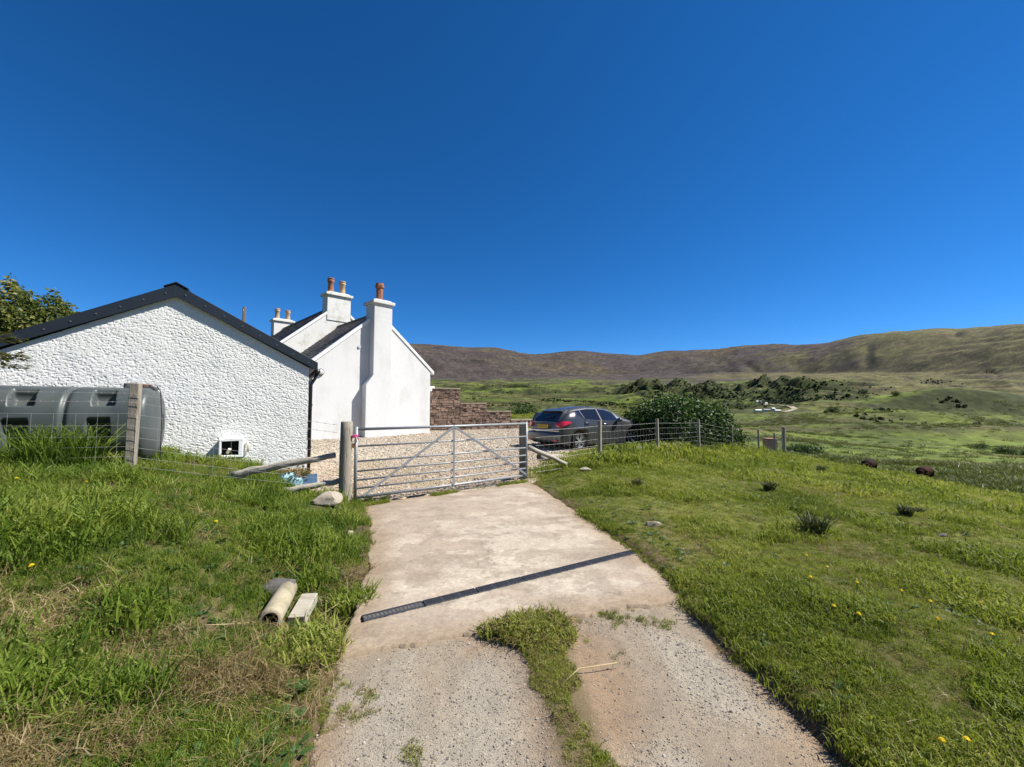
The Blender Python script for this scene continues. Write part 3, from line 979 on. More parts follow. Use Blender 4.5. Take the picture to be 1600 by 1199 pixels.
def build_grass():
    rg = np.random.default_rng(5)
    lush = [src('lush_%d' % k, *blades(26, .085, .05, .15, .8, .0075, rg), LEAF_LUSH) for k in range(6)]
    field = [src('grazed_%d' % k, *blades(34, .10, .02, .065, 1.1, .0065, rg), LEAF_FIELD) for k in range(6)]
    coarse = [src('turf_%d' % k, *blades(46, .26, .035, .10, 1.0, .017, rg), LEAF_FIELD) for k in range(5)]
    dry = [src('dry_%d' % k, *blades(26, .10, .025, .10, 2.2, .0055, rg), LEAF_DRY) for k in range(4)]
    weed = [src('weed_%d' % k, *rosette(13, .10, .040, rg), LEAF_WEED) for k in range(4)]
    # left bank and right field close to the track
    X, Y, r = polar_points(62000, -68, 78, 1.15, 11, .75)
    ok = on_turf(X, Y, .0)
    X, Y, r = X[ok], Y[ok], r[ok]
    Z = H(X, Y)
    d = hard_d(X, Y)
    left = X < -.3 + .0 * Y
    dr = dryness(X, Y)
    pk = rng.uniform(size=len(X))
    isdry = pk < np.where(left, ss(.22, .75, dr) * .68 + .06, ss(.1, .6, dr) * .30 + .08)
    bare = np.maximum(np.maximum(np.exp(-(np.hypot((X + 1.25) * .9, (Y - 3.0)) / .33) ** 2), np.exp(-(np.hypot((X + 1.67) * 1.1, (Y - 3.05)) / .36) ** 4)), .8 * np.exp(-(np.hypot((X + 1.95) * .7, (Y - 2.75)) / .3) ** 2)) > rng.uniform(.25, 1., len(X))
    gapn = fbm(X * 3.1, Y * 3.1, 3, 147)
    gap = (gapn < -.22) & (rng.uniform(size=len(X)) < .8)
    gap &= left
    bx_, by_ = at(508, 777, 5.45)[:2]
    bare |= np.hypot((X - bx_), (Y - by_) * .8) < .27
    lush_m = left & ~isdry & ~bare & ~gap
    hm = .42 + .95 * ss(-.25, .40, fbm(X * 2.1, Y * 2.1, 3, 141) + .4 * fbm(X * .7, Y * .7, 2, 142)) * (1 - .3 * (dr > .5))
    edge = ss(.0, .35, d) * .5 + .5
    i = np.where(lush_m)[0]
    s = rng.uniform(.7, 1.35, len(i)) * hm[i] * edge[i]
    o = scatter('meadow_grass', np.stack([X[i], Y[i], Z[i]], -1), rots(len(i), .22), s, rng.integers(0, 6, len(i)), lush)
    tag(o, 'lush green meadow grass on the bank left of the track', 'grass')
    i = np.where(~left & ~isdry & ~gap)[0]
    s = rng.uniform(.5, 1.1, len(i)) * (.42 + .95 * ss(-.15, .45, fbm(X[i] * 1.7, Y[i] * 1.7, 4, 143))) * (1 + .025 * r[i]) * (.72 + .28 * ss(.3, 1.5, d[i]))
    fd = fence_d(X[i], Y[i])
    s = s * (1 + .9 * np.exp(-(fd / .7) ** 2))
    o = scatter('pasture_grass', np.stack([X[i], Y[i], Z[i]], -1), rots(len(i), .2), s, rng.integers(0, 6, len(i)), field)
    tag(o, 'short grazed grass in the field right of the track', 'grass')
    i = np.where(isdry & ~bare)[0]
    s = rng.uniform(.5, 1.1, len(i)) * np.where(left[i], .85, .45)
    o = scatter('dry_grass', np.stack([X[i], Y[i], Z[i]], -1), rots(len(i), .4), s, rng.integers(0, 4, len(i)), dry)
    tag(o, 'bleached straw coloured grass along the ditch and through the turf', 'grass')
    # farther turf: broader tufts
    X, Y, r = polar_points(52000, -62, 74, 9.5, 62, .62)
    ok = on_turf(X, Y, .05)
    ok &= ~((X < -9) & (Y > 9))
    X, Y, r = X[ok], Y[ok], r[ok]
    fd = fence_d(X, Y)
    s = rng.uniform(.55, 1.2, len(X)) * (.42 + .85 * ss(-.2, .45, fbm(X * .9, Y * .9, 4, 145))) * (.85 + .012 * r)
    s = s * (1 + .7 * np.exp(-(fd / .8) ** 2))
    sc3 = np.stack([s, s, s * (1 - .35 * ss(20, 50, r))], -1)
    o = scatter('rough_pasture', np.stack([X, Y, H(X, Y)], -1), rots(len(X), .18), sc3, rng.integers(0, 5, len(X)), coarse)
    tag(o, 'rough pasture turf beyond the fence and down the hillside', 'grass')
    rsh = [src('rushes_%d' % k, *blades(40, .28, .10, .34, .7, .02, rg), LEAF_RUSHY) for k in range(4)]
    X, Y, r = polar_points(60000, -8, 54, 62, 620, .35)
    n_ = fbm(X / 55, Y / 28, 4, 181)
    ok = rng.uniform(size=len(X)) < ss(.05, .4, n_) * .5 + .03
    ok &= hard_d(X, Y) > .2
    X, Y, r = X[ok], Y[ok], r[ok]
    s = rng.uniform(.9, 2.2, len(X)) * (.8 + .004 * r)
    o = scatter('valley_rushes', np.stack([X, Y, H(X, Y) - .05], -1), rots(len(X), .1), np.stack([s * 1.6, s * 1.6, s], -1), rng.integers(0, 4, len(X)), rsh)
    tag(o, 'rushy tussocks across the valley pastures', 'rushes')
    # broad leaved weeds
    X, Y, r = polar_points(8000, -58, 56, 1.3, 20, .85)
    ok = on_turf(X, Y, .05) & (fbm(X * .9 + 9, Y * .9, 3, 151) > .02)
    X, Y = X[ok], Y[ok]
    o = scatter('leafy_weeds', np.stack([X, Y, H(X, Y)], -1), rots(len(X), .2), rng.uniform(.3, .8, len(X)) * np.where(X > 0, .65, 1), rng.integers(0, 4, len(X)), weed)
    tag(o, 'broad leaved weeds and clover through the turf', 'weeds')
    # the strip between the wheel tracks and fringes creeping over the edges
    short = [src('strip_%d' % k, *blades(30, .055, .012, .045, 1.1, .0055, rg), LEAF_FIELD) for k in range(4)] + \
            [src('strip_%d' % k, *blades(26, .055, .012, .04, 1.5, .0045, rg), LEAF_DRY) for k in (4, 5)]
    X = rng.uniform(-1.1, 2.0, 52000)
    Y = rng.uniform(1.2, 5.0, 52000)
    s_ = pdist(X, Y, STRIP) + .10 * fbm(X * 4, Y * 4, 4, 161)
    t_ = -pdist(X, Y, TRACK)
    ok = (s_ < -.03) & (rng.uniform(size=len(X)) < .35 + .65 * ss(2.0, 3.0, Y) + .3 * fbm(X * 6, Y * 6, 2, 163))
    ok |= (t_ > 0) & (rng.uniform(size=len(X)) <   .15 * ss(.42, .72, fbm(X * 2.6, Y * 2.6, 4, 165) + .45 * np.exp(-t_ / .12)))
    ok &= t_ > 0
    ok |= (np.abs(pdist(X, Y, PAD)) < .06) & (t_ < 0) & (rng.uniform(size=len(X)) < .25)
    X, Y = X[ok], Y[ok]
    pk = np.where(rng.uniform(size=len(X)) < .32, rng.integers(4, 6, len(X)), rng.integers(0, 4, len(X)))
    hb = .55 + 1.1 * ss(2.55, 3.0, Y) * (pdist(X, Y, STRIP) < .05)
    o = scatter('strip_grass', np.stack([X, Y, np.where(pdist(X, Y, TRACK) < 0, track_z(X, Y), 0)], -1), rots(len(X), .25),
                rng.uniform(.6, 1.2, len(X)) * hb, pk, short)
    tag(o, 'low turf growing in the strip between the wheel tracks', 'grass')
    # grass line under the gate
    n = 800
    t = rng.uniform(0, 1, n)
    off = rng.normal(-.04, .05, n)
    X = GL.x + (GR.x - GL.x) * t + off * .5
    Y = GL.y + (GR.y - GL.y) * t - np.abs(off)
    ok = fbm(t * 9, t * 0, 3, 171) > -.12
    X, Y = X[ok], Y[ok]
    o = scatter('gate_grass', np.stack([X, Y, X * 0 + .0], -1), rots(len(X), .3), rng.uniform(.4, .9, len(X)), rng.integers(0, 4, len(X)),
                [src('sill_%d' % k, *blades(24, .07, .02, .07, 1.0, .007, rg), LEAF_FIELD) for k in range(4)])
    tag(o, 'grass creeping along the foot of the metal gate', 'grass')


build_grass()


def build_gravel():
    rg = np.random.default_rng(8)

    def pebble(name, m):
        me_v = []
        import bmesh
        bm = bmesh.new()
        bmesh.ops.create_icosphere(bm, subdivisions=1, radius=1)
        for v in bm.verts:
            v.co *= 1 + rg.uniform(-.3, .25)
            v.co.z *= .6
        V = [tuple(v.co) for v in bm.verts]
        Fq = [tuple(q.index for q in f.verts) for f in bm.faces]
        bm.free()
        return src(name, V, Fq, m)
    greys = mat('grey_chip', (.25, .222, .185), rough=.9), mat('dark_chip', (.155, .138, .118), rough=.85), mat('tan_chip', (.29, .235, .175), rough=.9), mat('pale_chip', (.36, .325, .275), rough=.9)
    peb = [pebble('chip_%d' % k, greys[k % 4]) for k in range(8)]
    N = 90000
    X = rng.uniform(-1.1, 2.0, N)
    Y = 1.2 + 2.6 * rng.uniform(size=N) ** 1.1
    ok = (pdist(X, Y, TRACK) < -.02) & ((pdist(X, Y, PAD) > .0)) & (rng.uniform(size=N) < .25 + .9 * ss(-.2, .3, fbm(X * 1.7, Y * 1.2, 5, 101)))
    ok &= pdist(X, Y, STRIP) > -.02
    X, Y = X[ok], Y[ok]
    s = np.clip(rng.lognormal(-6.15, .5, len(X)), .001, .010)
    o = scatter('track_gravel', np.stack([X, Y, track_z(X, Y) + s * .2], -1), rots(len(X), .3), s, rng.integers(0, 8, len(X)), peb)
    tag(o, 'loose grey gravel chippings on the track', 'gravel')
    warm = mat('cream_chip', (.50, .44, .345), rough=.9), mat('buff_chip', (.42, .335, .245), rough=.9), mat('pinkish_chip', (.40, .305, .24), rough=.9), mat('grey_cream_chip', (.32, .29, .245), rough=.9)
    peb2 = [pebble('yard_chip_%d' % k, warm[k % 4]) for k in range(8)]
    X = rng.uniform(-9, 3, 60000)
    Y = rng.uniform(6.5, 25, 60000)
    dd = pdist(X, Y, YARD)
    ok = (dd < -.05) & (rng.uniform(size=60000) < np.clip(8.5 / Y, 0, 1) ** .4)
    X, Y = X[ok], Y[ok]
    s = np.clip(rng.lognormal(-3.9, .4, len(X)), .008, .05) * (.55 + .035 * Y)
    o = scatter('yard_gravel', np.stack([X, Y, zyard(X, Y) + .012 * fbm(X * 3, Y * 3, 4, 117) + s * .1], -1), rots(len(X), .3), s, rng.integers(0, 8, len(X)), peb2)
    tag(o, 'cream stone chippings covering the yard behind the gate', 'gravel')


build_gravel()


# ------------------------------------------------------------------ garage with roughcast gable
def hnoise(U, V_):
    """thrown stone roughcast: overlapping rounded lumps"""
    a = fbm((U + .4 * V_) / .029 + .35 * vn(U / .06, V_ / .06, 7), (V_ - .2 * U) / .0175, 3, 201, .65)
    b = 1 - np.abs(vn(U / .024 + 5, V_ / .020, 205))
    return .0205 * np.clip(a, -.36, -.02) + .003 * b + .003 * vn(U / .25, V_ / .25, 208)


def rough_gable(name, W_, eave, apex, step, m, parent):
    nx = int(W_ / step)
    nz = int(apex / step * .86)
    u = np.linspace(-W_, 0, nx)
    top = np.interp(u, [-W_, -W_ / 2, 0], [eave, apex, eave])
    t = np.linspace(0, 1, nz)
    U = np.repeat(u[None, :], nz, 0)
    Zz = t[:, None] * top[None, :] - .1 * (1 - t[:, None])
    D = hnoise(U, Zz)
    D[:, 0] = D[:, -1] = 0
    V = np.stack([U, -D, Zz], -1).reshape(-1, 3)
    i = np.arange(nz - 1)[:, None] * nx + np.arange(nx - 1)[None, :]
    Fq = np.stack([i, i + 1, i + nx + 1, i + nx], -1).reshape(-1, 4)
    return npmesh(name, V, Fq, m, parent, smooth=True)


def build_garage():
    rz = math.atan2(GD.y, GD.x)
    g = empty('garage', (GC.x, GC.y, 0), rz, 'low white roughcast garage with dark metal roof edge beside the gate', 'garage')
    Wd, ev, ap, L = 4.51, 2.42, 3.66, 5.6
    rough_gable('gable_wall', Wd, ev, ap, .0075, MT['render'], g)
    b = MB()
    b.box((-Wd, .03, -.1), (-Wd + .2, L, ev))
    b.box((-.2, .03, -.1), (0, L, ev))
    b.prism([(-Wd + .2, -.1), (-.2, -.1), (-.2, ev), (-Wd / 2, ap - .05), (-Wd + .2, ev)], L - .2, L - .003)
    b.prism([(-Wd + .2, -.1), (-.2, -.1), (-.2, ev), (-Wd / 2, ap - .06), (-Wd + .2, ev)], .031, .2)
    b.build('side_wall', MT['render'], g)
    sl = (ap - ev) / (Wd / 2)
    for sgn in (-1, 1):
        cx = -Wd / 2
        ex = cx + sgn * (Wd / 2 + .14)
        ez = ap - sl * (Wd / 2 + .14)
        r = MB()
        r.prism([(cx, ap + .10), (ex, ez + .10), (ex, ez + .04), (cx, ap + .04)][::sgn], .12, L + .1)
        k = 0
        n = 24
        for i in range(n):  # standing ribs of the profiled sheet
            y = .3 + i * (L - .3) / n
            r.bar((cx + sgn * .02, y, ap + .112), (ex, y, ez + .112), .03, .03)
        r.build('roof_sheet', MT['anth'], g)
        v = MB()
        v.prism([(cx, ap + .215), (ex + sgn * .02, ez + .195), (ex + sgn * .02, ez + .02), (cx, ap - .02)][::sgn], -.075, -.055)
        v.prism([(cx, ap + .218), (ex + sgn * .02, ez + .198), (ex + sgn * .02, ez + .18), (cx, ap + .20)][::sgn], -.054, .14)
        vo = v.build('barge_flashing', MT['anth'], g, bevel=.004)
        for i in range(8):
            t = .06 + i * .125
            x = cx + (ex - cx) * t
            z = ap + .10 - sl * abs(x - cx)
            q = MB()
            q.tube([(x, -.076, z), (x, -.088, z)], [.008, .008], 8)
            q.tube([(x, -.0755, z), (x, -.079, z)], [.013, .013], 10)
            q.build('bolt', MT['bolt'], vo)
    rc = MB()
    rc.prism([(-Wd / 2 - .18, ap + .14), (-Wd / 2, ap + .235), (-Wd / 2 + .18, ap + .14), (-Wd / 2 + .18, ap + .155), (-Wd / 2, ap + .255), (-Wd / 2 - .18, ap + .155)], -.09, L + .1)
    rc.build('ridge_cap', MT['anth'], g)
    gt = MB()
    gt.tube([(.16, -.04, ev - .07), (.16, L, ev - .07)], .055, 10)
    gt.build('gutter', MT['black'], g, True)
    dp = MB()
    dp.tube([(.16, .03, ev - .1), (.12, .03, ev - .22), (.045, .03, ev - .36), (.045, .03, .05)], .034, 10)
    dp.build('downpipe', MT['black'], g, True)
    for z in (.7, 1.6):
        q = MB()
        q.tube([(.045, .03, z), (.045, .03, z + .05)], .042, 10)
        q.build('pipe_bracket', MT['black'], g)
    pl = MB()
    random.seed(3)
    x = -2.65
    while x < -1.78:
        w = random.uniform(.10, .2)
        pl.box((x, -.05 - random.uniform(0, .02), .30), (x + w - .012, .01, .62 + random.uniform(-.03, .03)), jit=.008)
        x += w
    pl.build('plinth', MT['stone'], g)
    # boiler vent box low on the wall
    vx, vz = -1.31, .80
    v = MB()
    v.box((vx - .19, -.20, vz + .13), (vx + .19, .0, vz + .18))
    v.box((vx - .19, -.20, vz - .18), (vx + .19, .0, vz - .14))
    v.box((vx - .19, -.20, vz - .139), (vx - .155, .0, vz + .129))
    v.box((vx + .12, -.20, vz - .139), (vx + .19, .0, vz + .129))
    vb = v.build('vent_box', MT['trim'], g, bevel=.006)
    q = MB()
    q.box((vx - .154, -.05, vz - .138), (vx + .119, -.03, vz + .128))
    q.build('opening', MT['darkvoid'], vb)
    q = MB()
    q.tube([(vx - .06, -.06, vz - .10), (vx - .02, -.15, vz - .02)], .03, 8)
    q.build('flue_cap', MT['cream'], vb)
    q = MB()
    q.tube([(vx + .26, -.03, vz - .1), (vx + .265, -.05, vz + .02), (vx + .25, -.03, vz + .1)], .02, 8)
    q.build('pipe_stub', MT['cream'], g, True)
    q = MB()
    q.box((-1.78, -.05, .28), (-.02, -.012, .40))
    q.build('base_band', MT['wash'], g, bevel=.01)
    return g


build_garage()


# ------------------------------------------------------------------ the white croft house
def slates(mb, x0, z0, x1, z1, y0, y1, ex=.23, w=.26):
    """courses of slates from the eave (x0,z0) up to the ridge (x1,z1)"""
    L = math.hypot(x1 - x0, z1 - z0)
    ux, uz = (x1 - x0) / L, (z1 - z0) / L
    nx, nz = -uz, ux
    if nz < 0:
        nx, nz = -nx, -nz
    n = int(L / ex)
    for r in range(n + 1):
        s0 = r * ex
        s1 = min(s0 + ex * 1.35, L)
        y = y0 - (w / 2 if r % 2 else 0)
        while y < y1:
            a, b = max(y, y0), min(y + w - .008, y1)
            y += w
            if b - a < .03:
                continue
            t0, t1 = .030 + random.uniform(0, .012), .008
            sj = s0 + random.uniform(-.012, .012)
            def P(s, t, yy):
                return (x0 + ux * s + nx * t, yy, z0 + uz * s + nz * t)
            vs = [P(sj, t0 - .018, a), P(sj, t0 - .018, b), P(s1, t1 - .018, b), P(s1, t1 - .018, a), P(sj, t0, a), P(sj, t0, b), P(s1, t1, b), P(s1, t1, a)]
            fs = [(0, 3, 2, 1), (4, 5, 6, 7), (0, 1, 5, 4), (1, 2, 6, 5), (2, 3, 7, 6), (3, 0, 4, 7)]
            if ux < 0:
                fs = [f[::-1] for f in fs]
            mb.add(vs, fs)


def stack(name, cx, y0, y1, hw, z0, ztop, m, parent, pots, over=.10):
    s = MB()
    s.box((cx - hw, y0, z0), (cx + hw, y1, ztop - .17))
    so = s.build(name, m, parent, bevel=.012)
    c = MB()
    c.box((cx - hw - over, y0 - over, ztop - .168), (cx + hw + over, y1 + over, ztop - .03))
    c.prism([(cx - hw - over, ztop - .029), (cx + hw + over, ztop - .029), (cx + hw * .8, ztop + .05), (cx - hw * .8, ztop + .05)], y0 + .02, y1 - .02)
    c.build('chimney_cap', m, so, bevel=.012)
    for (px_, h, mt, kind) in pots:
        p = MB()
        yc = (y0 + y1) / 2
        x = cx + px_
        if kind == 8:
            pr = [(0, .19), (.06, .19), (.1, .165), (h * .55, .165), (h * .60, .175), (h * .62, .165), (h * .72, .165), (h * .76, .22), (h * .86, .235), (h * .88, .20), (h, .19)]
        else:
            pr = [(0, .19), (.08, .17), (h * .70, .15), (h * .76, .19), (h * .84, .20), (h * .86, .165), (h * .92, .165), (h * .94, .19), (h, .185)]
        p.tube([(x, yc, ztop + .03 + z) for z, _ in pr], [r for _, r in pr], kind, cap=True)
        po = p.build('chimney_pot', mt, so, smooth=(kind > 8))
        q = MB()
        q.tube([(x, yc, ztop + .03 + h + .001), (x, yc, ztop + .03 + h + .004)], .14, 12)
        q.build('flue_opening', MT['darkvoid'], po) if False else None
    return so


def skew(parent, xa, za, xb, zb, y0, y1, th=.15, stop=0.):
    b = MB()
    if stop:
        k = 1 - stop / abs(xb - xa)
        xb, zb = xa + (xb - xa) * k, za + (zb - za) * k
    s = 1 if xb > xa else -1
    b.prism([(xa, za), (xb, zb), (xb, zb + th), (xa, za + th)][::-s], y0, y1)
    return b.build('skew_coping', MT['trim'], parent, bevel=.012)


def build_house():
    random.seed(21)
    rz = math.atan2(4.25, 4.18)
    z0 = .16
    h = empty('croft_house', (-8.57, 17, z0), rz, 'white croft house with slate roof and three chimney stacks behind the garage', 'house')
    Wd, ev, ap, L = 5.96, 3.29, 5.88, 4.87
    c = Wd / 2
    w = MB()
    w.prism([(0, -.3), (Wd, -.3), (Wd, ev), (c, ap), (0, ev)], 0, L + .1)
    w.build('extension_wall', MT['wash'], h)
    sl = (ap - ev) / c
    for s, x_e in ((1, -.16), (-1, Wd + .16)):
        xe = x_e
        ze = ev - sl * .16
        d = MB()
        d.prism([(xe, ze + .02), (c, ap + .02), (c, ap + .07), (xe, ze + .07)][::-s], .20, L)
        rf = d.build('roof', MT['slate'], h)
        m_ = MB()
        slates(m_, xe, ze + .075, c, ap + .075, .21, L - .01)
        tag(m_.build('slates', MT['slate'], rf), kind='stuff')
        skew(h, xe + s * -.06, ze - .02, c, ap + .0, -.045, .22, .17, .462)
    rd = MB()
    rd.tube([(c, .46, ap + .10), (c, L, ap + .10)], .085, 8)
    rd.build('ridge_tile', MT['slate'], h)
    g = MB()
    g.tube([(-.22, .0, ev - .15), (-.22, L, ev - .15)], .06, 10)
    g.tube([(-.22, .12, ev - .15), (-.10, .12, ev - .5), (-.06, .12, .0)], .036, 8)
    g.build('gutter', MT['black'], h, True)
    sb = MB()
    sb.box((-.12, -.14, ev - .42), (.10, -.002, ev - .28))
    sb.build('eaves_bracket', MT['trim'], h)
    # chimney breast on the gable, narrowing at the shoulders
    br = MB()
    br.prism([(c - .80, -.3), (c + .80, -.3), (c + .80, 2.42), (c + .46, 2.90), (c + .46, 5.6), (c - .46, 5.6), (c - .46, 2.90), (c - .80, 2.42)], -.45, -.001)
    br.build('chimney_breast', MT['wash'], h, bevel=.015)
    stack('chimney_stack', c, -.448, .44, .458, 4.6, 6.5, MT['wash'], h, [(0, .90, MT['pot'], 8)])
    # lamp and small fittings on the gable
    q = MB()
    q.tube([(.32, .0, 2.92), (.32, -.05, 2.92)], [.15, .15], 18)
    lm = q.build('bulkhead_lamp', MT['black'], h)
    q = MB()
    q.tube([(.32, -.051, 2.92), (.32, -.10, 2.92), (.32, -.12, 2.92)], [.125, .115, .06], 18)
    q.build('lamp_glass', MT['lamp'], lm, True)
    q = MB()
    q.tube([(2.02, 0, 4.22), (2.02, -.05, 4.22)], [.07, .07], 12)
    q.build('wall_vent', MT['lamp'], h)
    q = MB()
    q.box((Wd + .004, .05, 2.25), (Wd + .16, .22, 2.5))
    q.box((Wd + .161, .04, 2.40), (Wd + .32, .24, 2.52))
    q.build('security_light', MT['trim'], h, bevel=.01)
    # the main block behind
    hw, mev, mapx, y0, y1 = 3.5, 4.14, 7.18, L, L + 11
    w = MB()
    w.prism([(c - hw, -.3), (c + hw, -.3), (c + hw, mev), (c, mapx), (c - hw, mev)], y0, y1)
    w.build('main_wall', MT['weathered'], h)
    msl = (mapx - mev) / hw
    for s in (1, -1):
        xe, ze = c - s * (hw + .16), mev - msl * .16
        d = MB()
        d.prism([(xe, ze + .02), (c, mapx + .02), (c, mapx + .07), (xe, ze + .07)][::-s], y0 + .22, y1 - .22)
        rf = d.build('main_roof', MT['slate'], h)
        m_ = MB()
        slates(m_, xe, ze + .075, c, mapx + .075, y0 + .23, y1 - .23)
        tag(m_.build('slates', MT['slate'], rf), kind='stuff')
        skew(h, xe - s * .05, ze - .02, c, mapx, y0 - .05, y0 + .23, .17, .664)
        skew(h, xe - s * .05, ze - .02, c, mapx, y1 - .23, y1 + .05, .17, .664)
    rd = MB()
    rd.tube([(c, y0 + .74, mapx + .10), (c, y1 - .74, mapx + .10)], .085, 8)
    rd.build('main_ridge_tile', MT['slate'], h)
    stack('main_chimney_stack', c, y0 - .04, y0 + .72, .66, 6.3, 7.92, MT['weathered'], h, [(-.36, .86, MT['pot'], 12), (.30, .80, MT['potpale'], 12)])
    stack('main_chimney_stack', c, y1 - .72, y1 + .04, .66, 6.3, 8.0, MT['weathered'], h, [(-.36, .80, MT['potpale'], 12), (.36, .78, MT['potpale'], 12)])
    # windows on the long sides (seen only from the side)
    for k, yy in enumerate((y0 + 2, y0 + 8.2)):
        for xx, s in ((c - hw, -1), (c + hw, 1)):
            q = MB()
            q.box((xx - .03 if s < 0 else xx + .003, yy, 1.0), (xx - .003 if s < 0 else xx + .03, yy + .95, 2.3))
            fr = q.build('window', MT['trim'], h)
            q = MB()
            q.box((xx - .036 if s < 0 else xx + .031, yy + .08, 1.08), (xx - .031 if s < 0 else xx + .036, yy + .87, 2.22))
            q.build('pane', MT['glass'], fr)


build_house()


# ------------------------------------------------------------------ stepped stone wall
def build_stone_wall():
    random.seed(33)
    A, B = np.array([-5.1, 23.15]), np.array([1.9, 26.6])
    d = (B - A) / np.linalg.norm(B - A)
    rz = math.atan2(d[1], d[0])
    w = empty('stone_wall', (A[0], A[1], 0), rz, 'stepped red brown stone garden wall with pale coping beside the white house', 'wall')

    def tpx(px):
        k = (px - CX) / F
        return (k * A[1] - A[0]) / (d[0] - k * d[1])
    steps = [(tpx(660), tpx(719), 606), (tpx(719), tpx(760), 629.5), (tpx(760), tpx(798), 642), (tpx(798), tpx(846), 655)]
    core, st = MB(), MB()
    for x0, x1, ytop in steps:
        Y = A[1] + d[1] * (x0 + x1) / 2
        zt = EYE + (635 - ytop) / F * Y - .08
        core.box((x0, .02, -.4), (x1, .38, zt - .002))
        z = -.25
        while z < zt - .05:
            hgt = min(random.choice((.09, .11, .13, .16)), zt - z)
            if zt - z - hgt < .07:
                hgt = zt - z
            x = x0
            while x < x1 - .02:
                ww = min(random.uniform(.12, .36), x1 - x)
                if x1 - x - ww < .10:
                    ww = x1 - x
                p = random.uniform(.0, .06)
                st.box((x + .008, -p, z + .008), (x + ww - .008, .06, z + hgt - .008), jit=.012)
                x += ww
            # returned end of each step
            st.box((x1 - .05, .07, z + .01), (x1 + .02, .37, z + hgt - .01), jit=.01)
            z += hgt
        x = x0
        while x < x1 - .05:
            ww = min(.62, x1 - x)
            cp = MB()
            cp.box((x + .004, -.07, zt), (x + ww - .004, .44, zt + .075), jit=.006)
            cp.build('coping_slab', MT['coping'], w)
            x += ww
    core.build('wall_core', MT['mortar'], w)
    tag(st.build('stones', MT['stone'], w), kind='stuff')
    # lower far wall of the same garden
    w2 = empty('garden_wall', (0, 0, 0), 0, 'low dark garden wall with pale coping between stone wall and car', 'wall')
    a, b = at(796, 652, 33), at(850, 656, 30)
    q = MB()
    q.bar((a.x, a.y, a.z - .75), (b.x, b.y, b.z - .75), .3, 1.3)
    q.build('wall_core', MT['stone'], w2)
    n = 5
    for i in range(n):
        p, r_ = a.lerp(b, i / n), a.lerp(b, (i + 1) / n)
        q = MB()
        q.bar(p, r_, .42, .09)
        q.build('coping_slab', MT['coping'], w2)


build_stone_wall()


# ------------------------------------------------------------------ gate, its posts, the two fences
def build_gate():
    rz = math.atan2(GR.y - GL.y, GR.x - GL.x)
    Lg = math.hypot(GR.x - GL.x, GR.y - GL.y)
    g = empty('field_gate', (GL.x, GL.y, 0), rz, 'galvanised seven bar metal field gate closed across the drive', 'gate')
    zb, zt = GLb.z, GL.z
    fr = [0, .131, .254, .383, .527, .749, 1]
    tail = zt - GR.z
    for i, f in enumerate(fr):
        z = zb + (zt - zb) * f
        q = MB()
        r = .024 if i in (0, 6) else .0155
        q.tube([(.02, 0, z), (Lg * .5, 0, z - .004), (Lg - .02, 0, z - tail * f)], r, 10)
        q.build('rail', MT['steel'], g, True)
    for x, r in ((0, .027), (Lg, .022)):
        q = MB()
        q.tube([(x, 0, zb - .05), (x, 0, zt + .04)], r, 10)
        q.build('end_upright', MT['steel'], g, True)
    m = Lg * .5
    q = MB()
    q.bar((m, -.03, zb - .01), (m, -.03, zt + .01), .04, .008, up=(0, 1, 0))
    q.build('centre_upright', MT['steel'], g)
    for x, o in ((.12, -.034), (Lg - .03, -.034)):
        q = MB()
        q.bar((m, o, zt - .01), (x, o, zb + .02), .009, .042)
        q.build('brace', MT['steel'], g)
    # hinge irons
    h = MB()
    h.tube([(-.09, .0, .62), (-.09, .0, 1.12)], .016, 8)
    h.box((-.17, -.02, .93), (-.02, .02, 1.0))
    h.build('hinge', MT['rust'], g)
    h = MB()
    h.box((-.115, -.012, .18), (-.085, .012, .62))
    h.build('hinge_strap', MT['rust'], g)
    t = MB()
    t.tube([(-.11, 0, 1.105), (-.06, -.05, 1.13), (-.02, -.045, 1.14), (.03, 0, 1.13), (-.01, .045, 1.12), (-.07, .04, 1.10), (-.11, 0, 1.09), (-.05, -.05, 1.11), (0, -.045, 1.12), (.02, -.05, 1.06)], .012, 6)
    o = t.build('twine', MT['pink'], None, True)
    o.location = (GL.x, GL.y, 0)
    o.rotation_euler = (0, 0, rz)
    tag(o, 'pink baler twine looped between gate and round gatepost', 'twine')


build_gate()


def round_post(name, x, y, z0, z1, r, m, parent=None, seed=0, lean=(0, 0)):
    rg = random.Random(seed)
    q = MB()
    n = 7
    pts = [(x + lean[0] * k / (n - 1) + rg.uniform(-.004, .004), y + lean[1] * k / (n - 1), z0 + (z1 - z0) * k / (n - 1)) for k in range(n)]
    rad = [r * (1 + rg.uniform(-.03, .03)) for _ in range(n)]
    pts.append((pts[-1][0], pts[-1][1], z1 + .012))
    rad.append(r * .86)
    q.tube(pts, rad, 14)
    return q.build(name, m, parent, True)


gl = at(540, 715, 6.40)
o = round_post('gatepost', gl.x, gl.y, -.3, at(540, 660, 6.40).z, .094, MT['wood'], None, 4, (.0, .01))
tag(o, 'thick round weathered wooden gatepost at the hinge side of gate', 'post')
gr = at(816.5, 700, 8.80)
q = MB()
q.box((-.075, -.075, -.4), (.075, .075, at(816, 663, 8.8).z), jit=.006)
o = q.build('gatepost', MT['wooddark'], None, bevel=.008)
o.location = (gr.x, gr.y, 0)
o.rotation_euler = (0, 0, .04)
tag(o, 'dark square gatepost behind the latch end of the gate', 'post')


